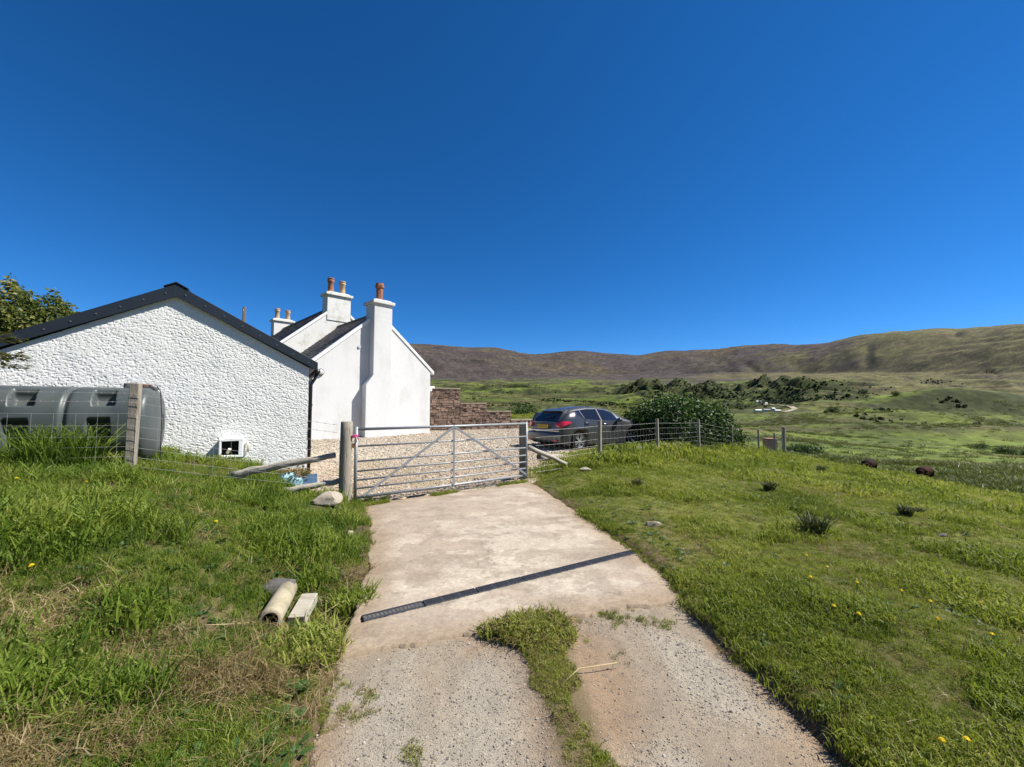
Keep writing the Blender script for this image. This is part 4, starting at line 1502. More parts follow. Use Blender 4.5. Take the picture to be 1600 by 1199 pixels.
def netting(parent, pts, zs, hs, stay=.15, r=.0019, barbed=()):
    """stock netting strung from post to post; zs = ground heights at the posts"""
    P = [Vector((p[0], p[1], z)) for p, z in zip(pts, zs)]
    for h in hs:
        q = MB()
        line = []
        for a, b in zip(P[:-1], P[1:]):
            for k in range(4):
                t = k / 4
                p = a.lerp(b, t)
                line.append((p.x, p.y, p.z + h - .012 * math.sin(math.pi * t) + random.uniform(-.003, .003)))
        line.append((P[-1].x, P[-1].y, P[-1].z + h))
        q.tube(line, r * (1.25 if h in barbed else 1), 4, cap=False)
        q.build('wire', MT['wire'], parent)
    net = [h for h in hs if h not in barbed]
    q = MB()
    for a, b in zip(P[:-1], P[1:]):
        n = max(2, int((b - a).length / stay))
        for k in range(n):
            p = a.lerp(b, (k + .5) / n)
            o1, o2 = random.uniform(-.006, .006), random.uniform(-.006, .006)
            q.tube([(p.x + o1, p.y, p.z + net[0]), (p.x + o2, p.y, p.z + net[-1])], r * .8, 4, cap=False)
    tag(q.build('stay_wires', MT['wire'], parent), kind='stuff')
    if barbed:
        q = MB()
        for h in barbed:
            for a, b in zip(P[:-1], P[1:]):
                n = int((b - a).length / .12)
                for k in range(n):
                    p = a.lerp(b, (k + .5) / n)
                    z = p.z + h - .012 * math.sin(math.pi * (k + .5) / n)
                    q.tube([(p.x - .012, p.y, z - .012), (p.x + .012, p.y, z + .012)], r * .8, 4)
                    q.tube([(p.x + .012, p.y - .008, z - .012), (p.x - .012, p.y + .008, z + .012)], r * .8, 4)
        tag(q.build('barbs', MT['wire'], parent), kind='stuff')


def build_fences():
    random.seed(44)
    f = empty('stock_fence', (FENCE_R[0][0], FENCE_R[0][1], 0), 0, 'wire stock fence on a row of thin wooden posts right of the car', 'fence')
    inv = Matrix.Translation(Vector((-FENCE_R[0][0], -FENCE_R[0][1], 0)))
    tops = {1: (936, 658), 2: (1026.5, 654.5), 3: (1091, 655), 4: (1142.5, 665), 5: (1184.5, 672), 6: (1209.5, 677), 7: (1224, 667.5)}
    pts, zs = [], []
    for i, (x, y) in enumerate(FENCE_R):
        if i == 0:
            pts.append((x - FENCE_R[0][0], y - FENCE_R[0][1])); zs.append(.12)
            continue
        px, py = tops[i]
        t = at(px, py, y)
        z1 = t.z
        q = MB()
        if i == 7:
            rr = .10
            q.tube([(0, 0, z1 - 1.9), (0, 0, z1 - .02), (0, 0, z1)], [rr, rr, rr * .9], 12)
        else:
            q.box((-.042, -.042, z1 - 1.75), (.042, .042, z1), jit=.005)
        po = q.build('post', MT['wood'], f, bevel=.006 if i != 7 else 0)
        po.location = (t.x - FENCE_R[0][0], y - FENCE_R[0][1], 0)
        po.rotation_euler = (random.uniform(-.02, .02), random.uniform(-.02, .02), .95)
        pts.append((t.x - FENCE_R[0][0] - .05, y - FENCE_R[0][1] - .05)); zs.append(z1 - 1.08)
    netting(f, pts, zs, (.05, .17, .31, .46, .62, .80, .95), .16, .0016, barbed=(.95,))
    # left hand fence in front of the garage and tank
    x0, y0 = FENCE_L[0]
    f = empty('stock_fence', (x0, y0, 0), 0, 'wire netting fence in front of garage and grey tank', 'fence')
    t = at(209.5, 599, 5.5)
    q = MB()
    q.box((-.055, -.045, t.z - 1.75), (.055, .045, t.z), jit=.006)
    po = q.build('post', MT['wood'], f, bevel=.006)
    po.location = (t.x - x0, 5.5 - y0, 0)
    po.rotation_euler = (0, .012, .35)
    zs, pts = [], []
    for i, (x, y) in enumerate(FENCE_L):
        z = (.28, t.z - 1.16, t.z - 1.10, t.z - 1.0)[i]
        zs.append(z)
        pts.append((x - x0, y - y0 - .06))
        if i >= 2:
            q = MB()
            q.box((-.045, -.045, z - .5), (.045, .045, z + 1.15), jit=.006)
            po = q.build('post', MT['wood'], f, bevel=.006)
            po.location = (x - x0, y - y0, 0)
    netting(f, pts, zs, (.04, .16, .29, .43, .58, .74, .90, 1.02), .22, .0019, barbed=(.90, 1.02))


build_fences()


def log(name, p0, p1, r0, r1, m, label, cat, seed=0, n=9, wob=.012, end=None):
    rg = random.Random(seed)
    p0, p1 = Vector(p0), Vector(p1)
    c = (p0 + p1) / 2
    q = MB()
    pts, rad = [], []
    for k in range(n):
        t = k / (n - 1)
        p = p0.lerp(p1, t) - c
        pts.append(p + Vector((rg.uniform(-wob, wob), rg.uniform(-wob, wob), rg.uniform(-wob, wob))))
        rad.append((r0 + (r1 - r0) * t) * (1 + rg.uniform(-.06, .06)))
    q.tube(pts, rad, 12)
    o = q.build(name, m, None, True)
    o.location = c
    if end:
        e = MB()
        d = (pts[0] - pts[1]).normalized()
        e.tube([pts[0] + d * .002, pts[0] + d * .006], [r0 * .92, r0 * .85], 12)
        e.build('end_grain', end, o)
    return tag(o, label, cat)


a, b = at(362, 743, 6.15), at(524, 711, 6.40)
log('fence_rail', a, b, .066, .042, MT['log'], 'bleached grey log slanting up to the round gatepost', 'log', 3, 12, .014)
a, b = at(440, 768, 6.1), at(546, 749, 6.5)
log('fence_rail', (a.x, a.y, a.z), b, .05, .04, MT['log'], 'thin half buried pole on grass below the blue board', 'pole', 5)
a, b = at(826, 699, 8.62), at(884, 725, 9.35)
log('fence_rail', a, b, .052, .045, MT['log'], 'pale round strut leaning from the square gatepost into grass', 'strut', 6)
a, b = at(842, 714, 9.9), at(888, 715, 10.6)
log('log', a, b, .085, .08, MT['log'], 'short thick log lying in grass below the rear wheel', 'log', 7, end=MT['logend'])


# ------------------------------------------------------------------ plastic oil tank
def build_tank():
    rz = math.atan2(GD.y, GD.x)
    e = at(250, 700, 6.55)
    n_ = Vector((GD.y, -GD.x, 0))
    L, zt, zb = 2.75, 1.895, .74
    hh, hw = (zt - zb) / 2, .60
    base = Vector((e.x, e.y, 0))
    t = empty('oil_tank', (base.x, base.y, 0), rz, 'grey plastic oil tank lying along the garage wall behind netting', 'tank')
    cz = (zt + zb) / 2
    nx, na = 220, 150
    s = np.linspace(0, 1, nx)
    ang = np.linspace(0, 2 * math.pi, na, endpoint=False)
    cap = .16
    xs = -L + L * s
    endk = np.minimum((xs + L) / cap, (-xs) / cap)
    ek = np.where(endk < 1, np.sqrt(np.clip(1 - (1 - np.clip(endk, 0, 1)) ** 2.4, 0, 1)), 1)
    X = np.repeat(xs[:, None], na, 1)
    ca, sa = np.cos(ang), np.sin(ang)
    pw = 2 / 2.6
    py = -np.sign(ca) * np.abs(ca) ** pw * hw
    pz = np.sign(sa) * np.abs(sa) ** pw * hh
    sc = .30 + .70 * ek
    sc[0] = sc[-1] = .28
    # moulded pockets in two rows round the front, and a dent
    D = np.zeros((nx, na))
    A = np.repeat(ang[None, :], nx, 0)
    A = np.where(A > math.pi, A - 2 * math.pi, A)
    for xc in (-.55, -1.36, -2.16):
        for (a0, a1) in ((.42, 1.08), (-.62, .12)):
            slant = xc - (A - a0) * .06
            u = ss(.0, .02, .125 - np.abs(X - slant)) * ss(0, .07, (a1 - a0) / 2 - np.abs(A - (a0 + a1) / 2))
            D = np.maximum(D, .17 * u)
    D = D + .06 * np.exp(-(((X + 1.75) / .24) ** 2 + ((A - .22) / .22) ** 2))
    for xg in (-.95, -1.77):
        D = D + .035 * np.exp(-((X - xg) / .03) ** 2)
    D = D + .006 * np.sin(X * 8.5) * ss(0, .4, np.cos(A)) 
    R_ = sc[:, None] * (1 - D / .6)
    Vv = np.stack([X, R_ * py[None, :], cz + R_ * pz[None, :]], -1).reshape(-1, 3)
    i = np.arange(nx - 1)[:, None] * na + np.arange(na)[None, :]
    j = np.arange(nx - 1)[:, None] * na + (np.arange(na)[None, :] + 1) % na
    Fq = np.stack([i, i + na, j + na, j], -1).reshape(-1, 4)
    npmesh('tank_shell', Vv, Fq, MT['tank'], t, smooth=True)
    for x in (-.012, -L + .012):
        q = MB()
        q.tube([(x - .006, 0, cz), (x + .006, 0, cz)], .20, 24)
        q.build('end_boss', MT['tank'], t)
    q = MB()
    q.box((-.40, -.16, zt - .03), (-.07, .12, zt + .018))
    q.build('inspection_plate', MT['tankdark'], t, bevel=.008)
    q = MB()
    q.tube([(-.44, -.02, zt - .02), (-.44, -.02, zt + .07)], .035, 12)
    q.build('filler_cap', MT['tankdark'], t)
    q = MB()
    q.tube([(-.22, -.02, zt + .0), (-.22, -.02, zt + .05)], .05, 12)
    q.tube([(-.14, -.02, zt + .04), (-.26, -.02, zt + .045)], .018, 8)
    q.build('gauge', MT['copper'], t)
    q = MB()
    q.tube([(-.07, -.05, zt + .04), (.01, -.2, zt - .06), (.045, -.22, cz + .1), (.05, -.22, zb - .1)], .007, 6)
    q.build('cable', MT['black'], t)
    for x in (-.6, -1.5, -2.3):
        q = MB()
        q.box((x - .15, -.45, .1), (x + .15, .45, zb + .03))
        q.build('support_block', MT['coping'], t)


build_tank()


# ------------------------------------------------------------------ dark grey hatchback
def build_car():
    hd = math.atan2(1.5, 2.14)
    fx, fy = math.cos(hd), math.sin(hd)
    ax = Vector((1.885, 14.64))
    zg = .055
    ro = (ax.x - fx * .80, ax.y - fy * .80)
    car = empty('parked_car', (ro[0] + fx * 2.18, ro[1] + fy * 2.18, zg), hd, 'dark grey five door hatchback parked on gravel behind the wire fence', 'car')
    OFF = 2.18
    car.scale = (1.06, 1.05, 1.04)
    Lc = 4.36
    X = sorted(set([0, .015, .04, .08, .14, .22, .30, .38, .42, .46] + [round(v, 3) for v in np.arange(.5, 4.2, .045)] + [.66, 1.0, 1.04, 1.80, 1.86, 2.70, 4.2, 4.25, 4.29, 4.32, 4.345, 4.36]))
    X = np.array(X)
    zt = np.interp(X, [0, .02, .05, .09, .14, .38, .42, .55, .8, 1.3, 1.8, 2.2, 2.5, 2.8, 3.1, 3.3, 3.5, 3.9, 4.12, 4.25, 4.32, 4.36],
                   [.60, .78, .92, 1.0, 1.06, 1.315, 1.345, 1.385, 1.432, 1.482, 1.482, 1.45, 1.385, 1.26, 1.11, 1.03, .985, .91, .84, .74, .66, .55])
    wb = np.interp(X, [0, .03, .1, .3, .6, 1.2, 2.5, 3.3, 3.7, 4.0, 4.2, 4.3, 4.36], [.60, .72, .80, .865, .895, .91, .91, .905, .885, .83, .71, .58, .45])
    zbelt = np.interp(X, [0, .05, .14, .4, .9, 1.5, 2.4, 3.2, 3.5, 4.36], [.56, .86, 1.0, 1.05, 1.035, .99, .94, .915, .90, .50])
    g = np.interp(X, [0, .12, .25, .42, 2.3, 2.7, 3.2, 3.3], [.0, .15, .75, 1, 1, .95, .12, 0])
    wr = np.interp(X, [0, .14, .42, .8, 1.8, 2.4, 2.7, 3.2, 3.5, 4.36], [.5, .60, .52, .56, .58, .56, .57, .70, .68, .30])
    zbelt = np.minimum(zbelt, zt - .045)
    zb0 = np.interp(X, [0, .1, .3, 4.0, 4.36], [.34, .25, .20, .18, .24])
    WR, RWX, FWX, AR = .318, .80, 3.45, .375

    def arch(x):
        z = np.zeros_like(x)
        for c in (RWX, FWX):
            z = np.maximum(z, np.where(np.abs(x - c) < AR, .33 + np.sqrt(np.maximum(AR ** 2 - (x - c) ** 2, 0)), 0))
        return z
    az_ = arch(X)
    rows = []
    for k in range(len(X)):
        w, top, be, gg, r_ = wb[k], zt[k], zbelt[k], g[k], wr[k]
        lo = max(zb0[k], az_[k])
        bl = az_[k] > .3
        fl = .018 * math.exp(-(((X[k] - RWX) / .42) ** 4)) + .018 * math.exp(-(((X[k] - FWX) / .42) ** 4))
        r4 = max(.52, lo + .02)
        r5 = max(.74, lo + .04)
        r4, r5 = min(r4, be - .05), min(r5, be - .025)
        lo = min(lo, r4 - .01)
        hoodz = lambda f: be + (top - be) * f
        kick = .20 * float(1 - ss(.62, 1.15, X[k])) * gg
        gl0 = (w * (.985 - .22 * kick) * gg + w * .955 * (1 - gg), be + .02 * gg + kick + (top - be) * .35 * (1 - gg))
        gl1 = ((r_ + .055) * gg + w * .88 * (1 - gg), (top - .095) * gg + hoodz(.68) * (1 - gg))
        re = (r_ * gg + w * .74 * (1 - gg), (top - .035) * gg + hoodz(.88) * (1 - gg))
        rows.append([(0, zb0[k]), (w * .80, zb0[k]), (w * (.955) + fl, lo), (w + fl, r4), (w * 1.0 + fl * .6, r5), (w * .992, be), gl0, gl1, re,
                     (re[0] * .5, top - .008), (0, top)])
    rows = np.array(rows)
    nX, nR = rows.shape[0], rows.shape[1]
    # both sides in one grid
    half = np.stack([np.repeat(X[:, None], nR, 1), rows[:, :, 0], rows[:, :, 1]], -1)
    left = half.copy()
    right = half[:, ::-1][:, 1:-1].copy()
    right[:, :, 1] *= -1
    G = np.concatenate([left, right], 1)      # closed ring
    nG = G.shape[1]
    V = G.reshape(-1, 3) - [OFF, 0, 0]
    parts = {}

    def put(key, f):
        parts.setdefault(key, []).append(f)
    for i in range(nX - 1):
        xm = (X[i] + X[i + 1]) / 2
        for j in range(nG):
            j2 = (j + 1) % nG
            side = 'L' if j < nR - 1 else 'R'
            r = j if j < nR - 1 else (2 * (nR - 1) - 1 - j)
            f = (i * nG + j, i * nG + j2, (i + 1) * nG + j2, (i + 1) * nG + j)
            key = 'body'
            if r == 6 and .62 < xm < 1.0:
                key = 'quarter_window' + side
            elif r == 6 and 1.04 < xm < 1.80:
                key = 'door_window' + side
            elif r == 6 and 1.86 < xm < 2.72:
                key = 'front_door_window' + side
            elif r == 6 and .99 < xm < 2.73:
                key = 'window_pillar' + ('a' if xm < 1.2 else 'b') + side if xm < 1.9 else 'window_pillarc' + side
            elif r in (8, 9) and .10 < xm < .375:
                key = 'rear_window'
            elif r in (8, 9) and 2.36 < xm < 3.16:
                key = 'windscreen'
            elif r in (4, 5) and 3.82 < xm < 4.27:
                key = 'headlight' + side
            elif r in (0, 1) or (az_[i] > .3 and az_[i + 1] > .3 and r == 1):
                key = 'underbody'
            elif r in (2,) and xm < .06:
                key = 'rear_valance' + side
            elif r in (2, 3) and xm > 4.33:
                key = 'grille' + side
            put(key, f)
    mats = dict(body='paint', rear_window='glass', windscreen='glass', underbody='black', rear_valance='black', grille='black', window_pillar='black')
    for key, fs in parts.items():
        nm = key[:-1] if key[-1] in 'LR' else key
        if nm.startswith('window_pillar'):
            nm = 'window_pillar'
        mk = mats.get(nm) or ('redlamp' if 'tail' in nm else 'clearlamp' if 'headlight' in nm else 'glass')
        fs = np.array(fs)
        used = np.unique(fs)
        mp = np.zeros(len(V), int)
        mp[used] = np.arange(len(used))
        npmesh(nm, V[used], mp[fs][:, ::-1], MT[mk], car, smooth=True)
    # closing face at the tail: hatch, bumper, plate
    q = MB()
    ring0 = [tuple(V[j]) for j in range(nG)]
    q.add(ring0, [tuple(range(nG))])
    q.build('tailgate', MT['paint'], car)
    q = MB()
    ring1 = [tuple(V[(nX - 1) * nG + j]) for j in range(nG)]
    q.add(ring1, [tuple(range(nG))[::-1]])
    q.build('front_grille', MT['black'], car)
    # rear bumper with its step, dark tailgate band
    q = MB()
    pr = []
    for y in np.linspace(-.86, .86, 17):
        pr.append((-.05 - .10 * (1 - (abs(y) / .86) ** 3.0), y))
    vs, fs = [], []
    prof = [(.0, .30), (-.02, .33), (-.03, .42), (-.03, .52), (-.015, .60), (.05, .63)]
    for x, y in pr:
        for dx, z in prof:
            vs.append((x + dx - OFF + .06, y, z))
    m_ = len(prof)
    for a in range(len(pr) - 1):
        for b in range(m_ - 1):
            fs.append((a * m_ + b, a * m_ + b + 1, (a + 1) * m_ + b + 1, (a + 1) * m_ + b))
    q.add(vs, fs)
    q.build('rear_bumper', MT['paint'], car, True)
    q = MB()
    q.box((-.062 - OFF, -.55, .315), (.02 - OFF, .55, .40))
    q.build('diffuser', MT['black'], car, bevel=.01)
    for s in (-1, 1):
        q = MB()
        q.box((-.095 - OFF, s * .66 - .1, .345), (-.05 - OFF, s * .66 + .1, .385))
        q.build('rear_reflector', MT['redlamp'], car, bevel=.006)
        # tail lamp pods wrap round the corner of the hatch
        q = MB()
        pts = [(.44, .885, .965), (.20, .862, 1.0), (.06, .80, .985), (.005, .70, .95), (-.01, .58, .915)]
        low = [(.40, .905, .935), (.18, .885, .85), (.04, .822, .79), (-.015, .71, .80), (-.022, .60, .85)]
        vs = [(x - OFF - .012, s * (y + .012), z) for x, y, z in pts] + [(x - OFF - .03, s * (y + .03), (z + z2) / 2) for (x, y, z), (_, _, z2) in zip(pts, low)] + [(x - OFF - .012, s * (y + .012), z) for x, y, z in low]
        fs = []
        for k in range(4):
            for b in (0, 5):
                f = (k + b, k + 1 + b, k + 6 + b, k + 5 + b)
                fs.append(f if s > 0 else f[::-1])
        q.add(vs, fs)
        q.build('tail_lamp', MT['redlamp'], car, True)
        # chrome-light window line, handles, mirror
        q = MB()
        line = []
        for k in range(nX):
            if .55 < X[k] < 3.0:
                line.append((X[k] - OFF, s * (rows[k, 6, 0] + .006), rows[k, 6, 1] - .012))
        q.tube(line, .008, 6)
        q.build('window_strip', MT['black'], car)
        for xh in (1.12, 2.02):
            w_ = float(np.interp(xh, X, rows[:, 5, 0]))
            zz = float(np.interp(xh, X, rows[:, 5, 1])) - .09
            q = MB()
            q.tube([(xh - OFF - .10, s * (w_ + .01), zz + .004), (xh - OFF - .07, s * (w_ + .035), zz), (xh - OFF + .07, s * (w_ + .035), zz - .008), (xh - OFF + .10, s * (w_ + .01), zz - .01)], .016, 8)
            q.build('door_handle', MT['chrome'] if xh > 2 else MT['paint'], car, True)
        q = MB()
        xm_, zm = 2.62 - OFF, 1.0
        q.tube([(xm_ + .10, s * 1.02, zm), (xm_ + .06, s * 1.02, zm), (xm_ - .02, s * 1.02, zm), (xm_ - .07, s * 1.015, zm)], [.03, .075, .095, .085], 12, flat=.75)
        q.tube([(xm_, s * .90, zm - .05), (xm_, s * .97, zm - .03)], .03, 8)
        mo = q.build('wing_mirror', MT['paint'], car, True)
        q = MB()
        q.tube([(xm_ - .071, s * 1.015, zm), (xm_ - .074, s * 1.015, zm)], [.078, .074], 12, flat=.75)
        q.build('mirror_glass', MT['chrome'], mo)
        # shut lines of the doors
        for xd, z0_, z1_ in ((1.02, .72, 1.0), (1.83, .30, .96), (2.86, .30, .92)):
            k = int(np.argmin(np.abs(X - xd)))
            q = MB()
            q.tube([(X[k] - OFF, s * (rows[k, r, 0] + .002), rows[k, r, 1]) for r in range(2, 6)], .005, 4)
            q.build('door_gap', MT['black'], car)
        for c in (RWX, FWX):
            wn_ = empty('wheel', (c - OFF, s * .775, WR))
            wn_.parent = car
            q = MB()
            pr = [(-.10, .21), (-.105, .27), (-.08, .312), (.0, .318), (.08, .312), (.105, .27), (.10, .21)]
            n = 36
            vs, fs = [], []
            for k in range(n):
                a = 2 * math.pi * k / n
                for y, r in pr:
                    vs.append((r * math.cos(a), y, r * math.sin(a)))
            for k in range(n):
                for b in range(len(pr) - 1):
                    i0, i1 = k * len(pr) + b, ((k + 1) % n) * len(pr) + b
                    fs.append((i0, i0 + 1, i1 + 1, i1))
            q.add(vs, fs)
            q.build('tyre', MT['tyre'], wn_, True)
            q = MB()
            yo = s * .085
            for k in range(10):
                a = 2 * math.pi * k / 10 + (.1 if k % 2 else -.1)
                ca, sa = math.cos(a), math.sin(a)
                q.bar((.04 * ca, yo, .04 * sa), (.212 * ca, yo + s * .008, .212 * sa), .020, .03)
            ring = [(.212 * math.cos(2 * math.pi * k / 28), yo, .212 * math.sin(2 * math.pi * k / 28)) for k in range(29)]
            q.tube(ring, .013, 6, cap=False)
            q.tube([(0, yo - .02 * s, 0), (0, yo + .02 * s, 0)], .045, 12)
            q.build('rim', MT['alloy'], wn_)
            q = MB()
            q.tube([(0, -.06, 0), (0, .03 * s, 0)], .21, 20)
            q.build('brake_disc', MT['tankdark'], wn_)
    # number plate, handle strip, wiper, spoiler, aerial
    q = MB()
    q.box((-.045 - OFF, -.26, .755), (-.03 - OFF, .26, .865))
    pl = q.build('number_plate', MT['plate'], car)
    for word, off in (('WO65', .115), ('UGR', -.125)):
        cu = bpy.data.curves.new('plate_letters', 'FONT')
        cu.body = word
        cu.size = .105
        cu.align_x = 'CENTER'
        cu.align_y = 'CENTER'
        cu.extrude = .001
        tmp = bpy.data.objects.new('plate_text', cu)
        me = bpy.data.meshes.new_from_object(tmp)
        bpy.data.objects.remove(tmp)
        me.materials.clear()
        me.materials.append(MT['black'])
        lt = link(bpy.data.objects.new('plate_letters', me), pl)
        lt['kind'] = 'stuff'
        lt.rotation_euler = (R(90), 0, R(-90))
        lt.location = (-.047 - OFF, off, .808)
        lt.scale = (.92, 1, 1)
    q = MB()
    q.box((-.035 - OFF, -.80, .66), (-.02 - OFF, .80, .685))
    q.build('bumper_edge', MT['chrome'], car)
    q = MB()
    q.box((-.028 - OFF, -.42, .885), (-.012 - OFF, .42, .915))
    q.build('tailgate_strip', MT['black'], car)
    q = MB()
    q.prism([(.30 - OFF, 1.325), (.62 - OFF, 1.405), (.62 - OFF, 1.37), (.36 - OFF, 1.295)][::-1], -.52, .52)
    q.build('spoiler', MT['paint'], car, bevel=.01)
    q = MB()
    q.bar((.13 - OFF, .05, 1.075), (.22 - OFF, -.32, 1.18), .02, .015)
    q.build('rear_wiper', MT['black'], car)
    q = MB()
    q.tube([(.70 - OFF, 0, 1.40), (.64 - OFF, 0, 1.52), (.55 - OFF, 0, 1.64)], [.008, .006, .004], 6)
    q.build('aerial', MT['black'], car)


build_car()


# ------------------------------------------------------------------ foliage
def leaf_cloud(name, lobes, n, size, m, parent=None, shell=.55, up=.3, gaps=.0, seed=1, aspect=.5):
    rg = np.random.default_rng(seed)
    vol = np.array([l[3] * l[4] * l[5] for l in lobes]) ** .75
    k = rg.choice(len(lobes), n, p=vol / vol.sum())
    Lb = np.array(lobes)[k]
    d = rg.normal(size=(n, 3))
    d /= np.linalg.norm(d, axis=1)[:, None]
    rr = shell + (1 - shell) * rg.uniform(size=n) ** .6
    rr *= 1 + .10 * rg.normal(size=n)
    P = Lb[:, :3] + d * rr[:, None] * Lb[:, 3:6]
    if gaps:
        f = fbm(P[:, 0] * 1.9 / max(size * 7, .3) + P[:, 2], P[:, 1] * 1.9 / max(size * 7, .3) + P[:, 2] * 1.3, 3, seed)
        keep = f > -gaps * .0 - .35 + gaps * rg.uniform(-.2, .5, n)
        P, d = P[keep], d[keep]
        n = len(P)
    nrm = d + rg.normal(size=(n, 3)) * .8 + [0, 0, up]
    nrm /= np.linalg.norm(nrm, axis=1)[:, None]
    ax = np.cross(nrm, rg.normal(size=(n, 3)))
    ax /= np.linalg.norm(ax, axis=1)[:, None]
    bx = np.cross(nrm, ax)
    s = size * rg.uniform(.6, 1.35, n)[:, None]
    V = np.stack([P, P + ax * s * .5 + bx * s * aspect * .5 + nrm * s * .06, P + ax * s - nrm * s * .08, P + ax * s * .5 - bx * s * aspect * .5 + nrm * s * .06], 1).reshape(-1, 3)
    Fq = np.arange(4 * n).reshape(-1, 4)
    return npmesh(name, V, Fq, m, parent)


def twigs(name, base, lobes, m, parent, r=.05, seed=1):
    rg = random.Random(seed)
    q = MB()
    for l in lobes:
        c = Vector(l[:3])
        b = Vector(base)
        mid = b.lerp(c, .5) + Vector((rg.uniform(-.1, .1), rg.uniform(-.1, .1), .05)) * l[3]
        q.tube([b, mid, c], [r, r * .6, r * .25], 7)
        for _ in range(4):
            t = c + Vector((rg.uniform(-1, 1) * l[3], rg.uniform(-1, 1) * l[4], rg.uniform(-.3, 1) * l[5])) * .8
            q.tube([mid, mid.lerp(t, .55) + Vector((0, 0, .05)), t], [r * .45, r * .3, r * .1], 5)
    return q.build(name, m, parent, True)


def build_plants():
    # big leafed hedge bush beyond the fence
    hb = empty('hedge_bush', (6.8, 16.45, -.15), R(38), 'large dense glossy green bush behind the fence right of the car', 'bush')
    lob = []
    rg = random.Random(9)
    tops = [(-1.8, 1.75), (-1.4, 2.0), (-.7, 2.12), (.1, 2.08), (.8, 2.04), (1.45, 1.98), (2.0, 1.85), (2.5, 1.55), (2.95, 1.1), (3.3, .7)]
    for x, t in tops:
        for yy in (-.7, .1, .8):
            tt = t * rg.uniform(.92, 1.06) * (1 - .08 * abs(yy))
            lob.append((x + rg.uniform(-.12, .12), yy, tt * .52, .55, .65, tt * .56))
    leaf_cloud('crown', lob, 19000, .15, LEAF_HEDGE, hb, shell=.72, seed=4, gaps=.1, aspect=.48)
    leaf_cloud('inner_leaves', [(x, y, z, a * .8, b * .8, c * .85) for x, y, z, a, b, c in lob], 5000, .16, LEAF_HEDGE, hb, shell=.1, seed=5)
    twigs('stems', (0, 0, 0), lob[::4], MT['bark'], hb, .045, 3)
    # weathered paler bush mass in front of it toward the right end
    b2 = empty('shrub', (8.2, 17.4, -.35), 0, 'paler twiggy shrub at the right end of the large bush', 'shrub')
    lob = [(-.9, 0, .7, .8, .6, .75), (0, .1, .6, .8, .6, .7), (.8, .2, .45, .7, .6, .55), (1.5, .4, .3, .5, .5, .4)]
    leaf_cloud('crown', lob, 4200, .085, LEAF_TREE, b2, shell=.4, seed=6, gaps=.3)
    twigs('stems', (0, 0, 0), lob, MT['bark'], b2, .03, 4)
    # shrubs behind the car
    for (px, py, Y, wd, ht, m, lab, sd, nl) in [
        (815, 642, 31, 1.6, 1.5, LEAF_HEDGE, 'dark rounded shrub beyond the low garden wall left of car', 21, 2600),
        (975, 668, 22, 1.7, 1.4, LEAF_HEDGE, 'dark low shrub between car bonnet and large bush', 22, 3000),
        (948, 655, 30, 2.6, 1.9, LEAF_TREE, 'olive shrub showing above the car bonnet', 23, 2600),
    ]:
        c = at(px, py, Y)
        b = empty('shrub', (c.x, c.y, c.z - ht * .6), 0, lab, 'shrub')
        rg = random.Random(sd)
        lob = [(rg.uniform(-.6, .6) * wd, rg.uniform(-.3, .3) * wd, ht * rg.uniform(.3, .62), wd * .42, wd * .4, ht * .40) for _ in range(7)]
        leaf_cloud('crown', lob, nl, .13, m, b, shell=.5, seed=sd, gaps=.25)
        twigs('stems', (0, 0, 0), lob[:4], MT['bark'], b, .03, sd)
    # leafy tree behind the garage at the left edge
    tz = Hs(-14.2, 11.6)
    t = empty('leafy_tree', (-14.2, 11.6, tz), 0, 'leafy tree rising behind the garage roof at far left', 'tree')
    lob = []
    for (px, py, rx) in [(-70, 445, .9), (-25, 452, .8), (15, 440, .62), (48, 453, .55), (84, 462, .5), (106, 480, .36)]:
        p = at(px, py, 11.6)
        x = p.x + 14.2
        zt = p.z - tz
        lob += [(x, 0, zt - .02, rx * .16, .16, .22), (x + rx * .35, 0, zt - .32, rx * .14, .15, .20), (x, 0, zt - .42, rx * .42, .45, .45), (x, .05, zt - 1.05, rx * .85, .8, .7), (x + .05, 0, zt - 1.9, rx, .95, .8), (x - .1, 0, zt - 2.7, rx * .95, .9, .8)]
    leaf_cloud('crown', lob, 46000, .105, LEAF_TREE, t, shell=.35, seed=31, gaps=.05, aspect=.65)
    q = MB()
    q.tube([(0, 0, -.3), (.05, 0, .8), (-.1, .05, 1.8), (-.2, 0, 2.6)], [.16, .13, .10, .06], 10)
    q.build('trunk', MT['bark'], t, True)
    twigs('branches', (0, 0, .9), lob[1::5], MT['bark'], t, .04, 12)
    # conifer whose sprays reach in at the left frame edge
    cz = Hs(-7.05, 4.62)
    c = empty('conifer', (-7.05, 4.62, cz), 0, 'low conifer with flat sprays reaching over the tank end', 'tree')
    q = MB()
    q.tube([(0, 0, -.2), (.02, 0, 1.2), (0, .03, 2.2), (0, 0, 3.0)], [.09, .075, .05, .02], 10)
    q.build('trunk', MT['bark'], c, True)
    rg = random.Random(17)
    P, br = [], MB()
    for k in range(46):
        z = rg.uniform(1.32, 2.7)
        a = rg.uniform(0, 6.28)
        if k < 12:
            a = rg.uniform(-.5, .45)
            z = rg.choice((1.38, 1.42, 1.58, 1.62, 1.66))
        ln = max(.25, 1.02 - .52 * (z - 1.3)) * rg.uniform(.85, 1.08)
        tip = Vector((math.cos(a) * ln, math.sin(a) * ln, z + .10 - .12 * ln))
        br.tube([(0, 0, z), (tip.x * .5, tip.y * .5, z + .06), tip], [.014, .010, .003], 5)
        for _ in range(150):
            t_ = rg.uniform(.12, 1.04)
            wdt = .20 * (1.1 - t_ * .8)
            P.append((tip.x * t_ + rg.uniform(-wdt, wdt), tip.y * t_ + rg.uniform(-wdt, wdt), z + (.10 - .12 * ln) * t_ + rg.uniform(-.035, .03), a))
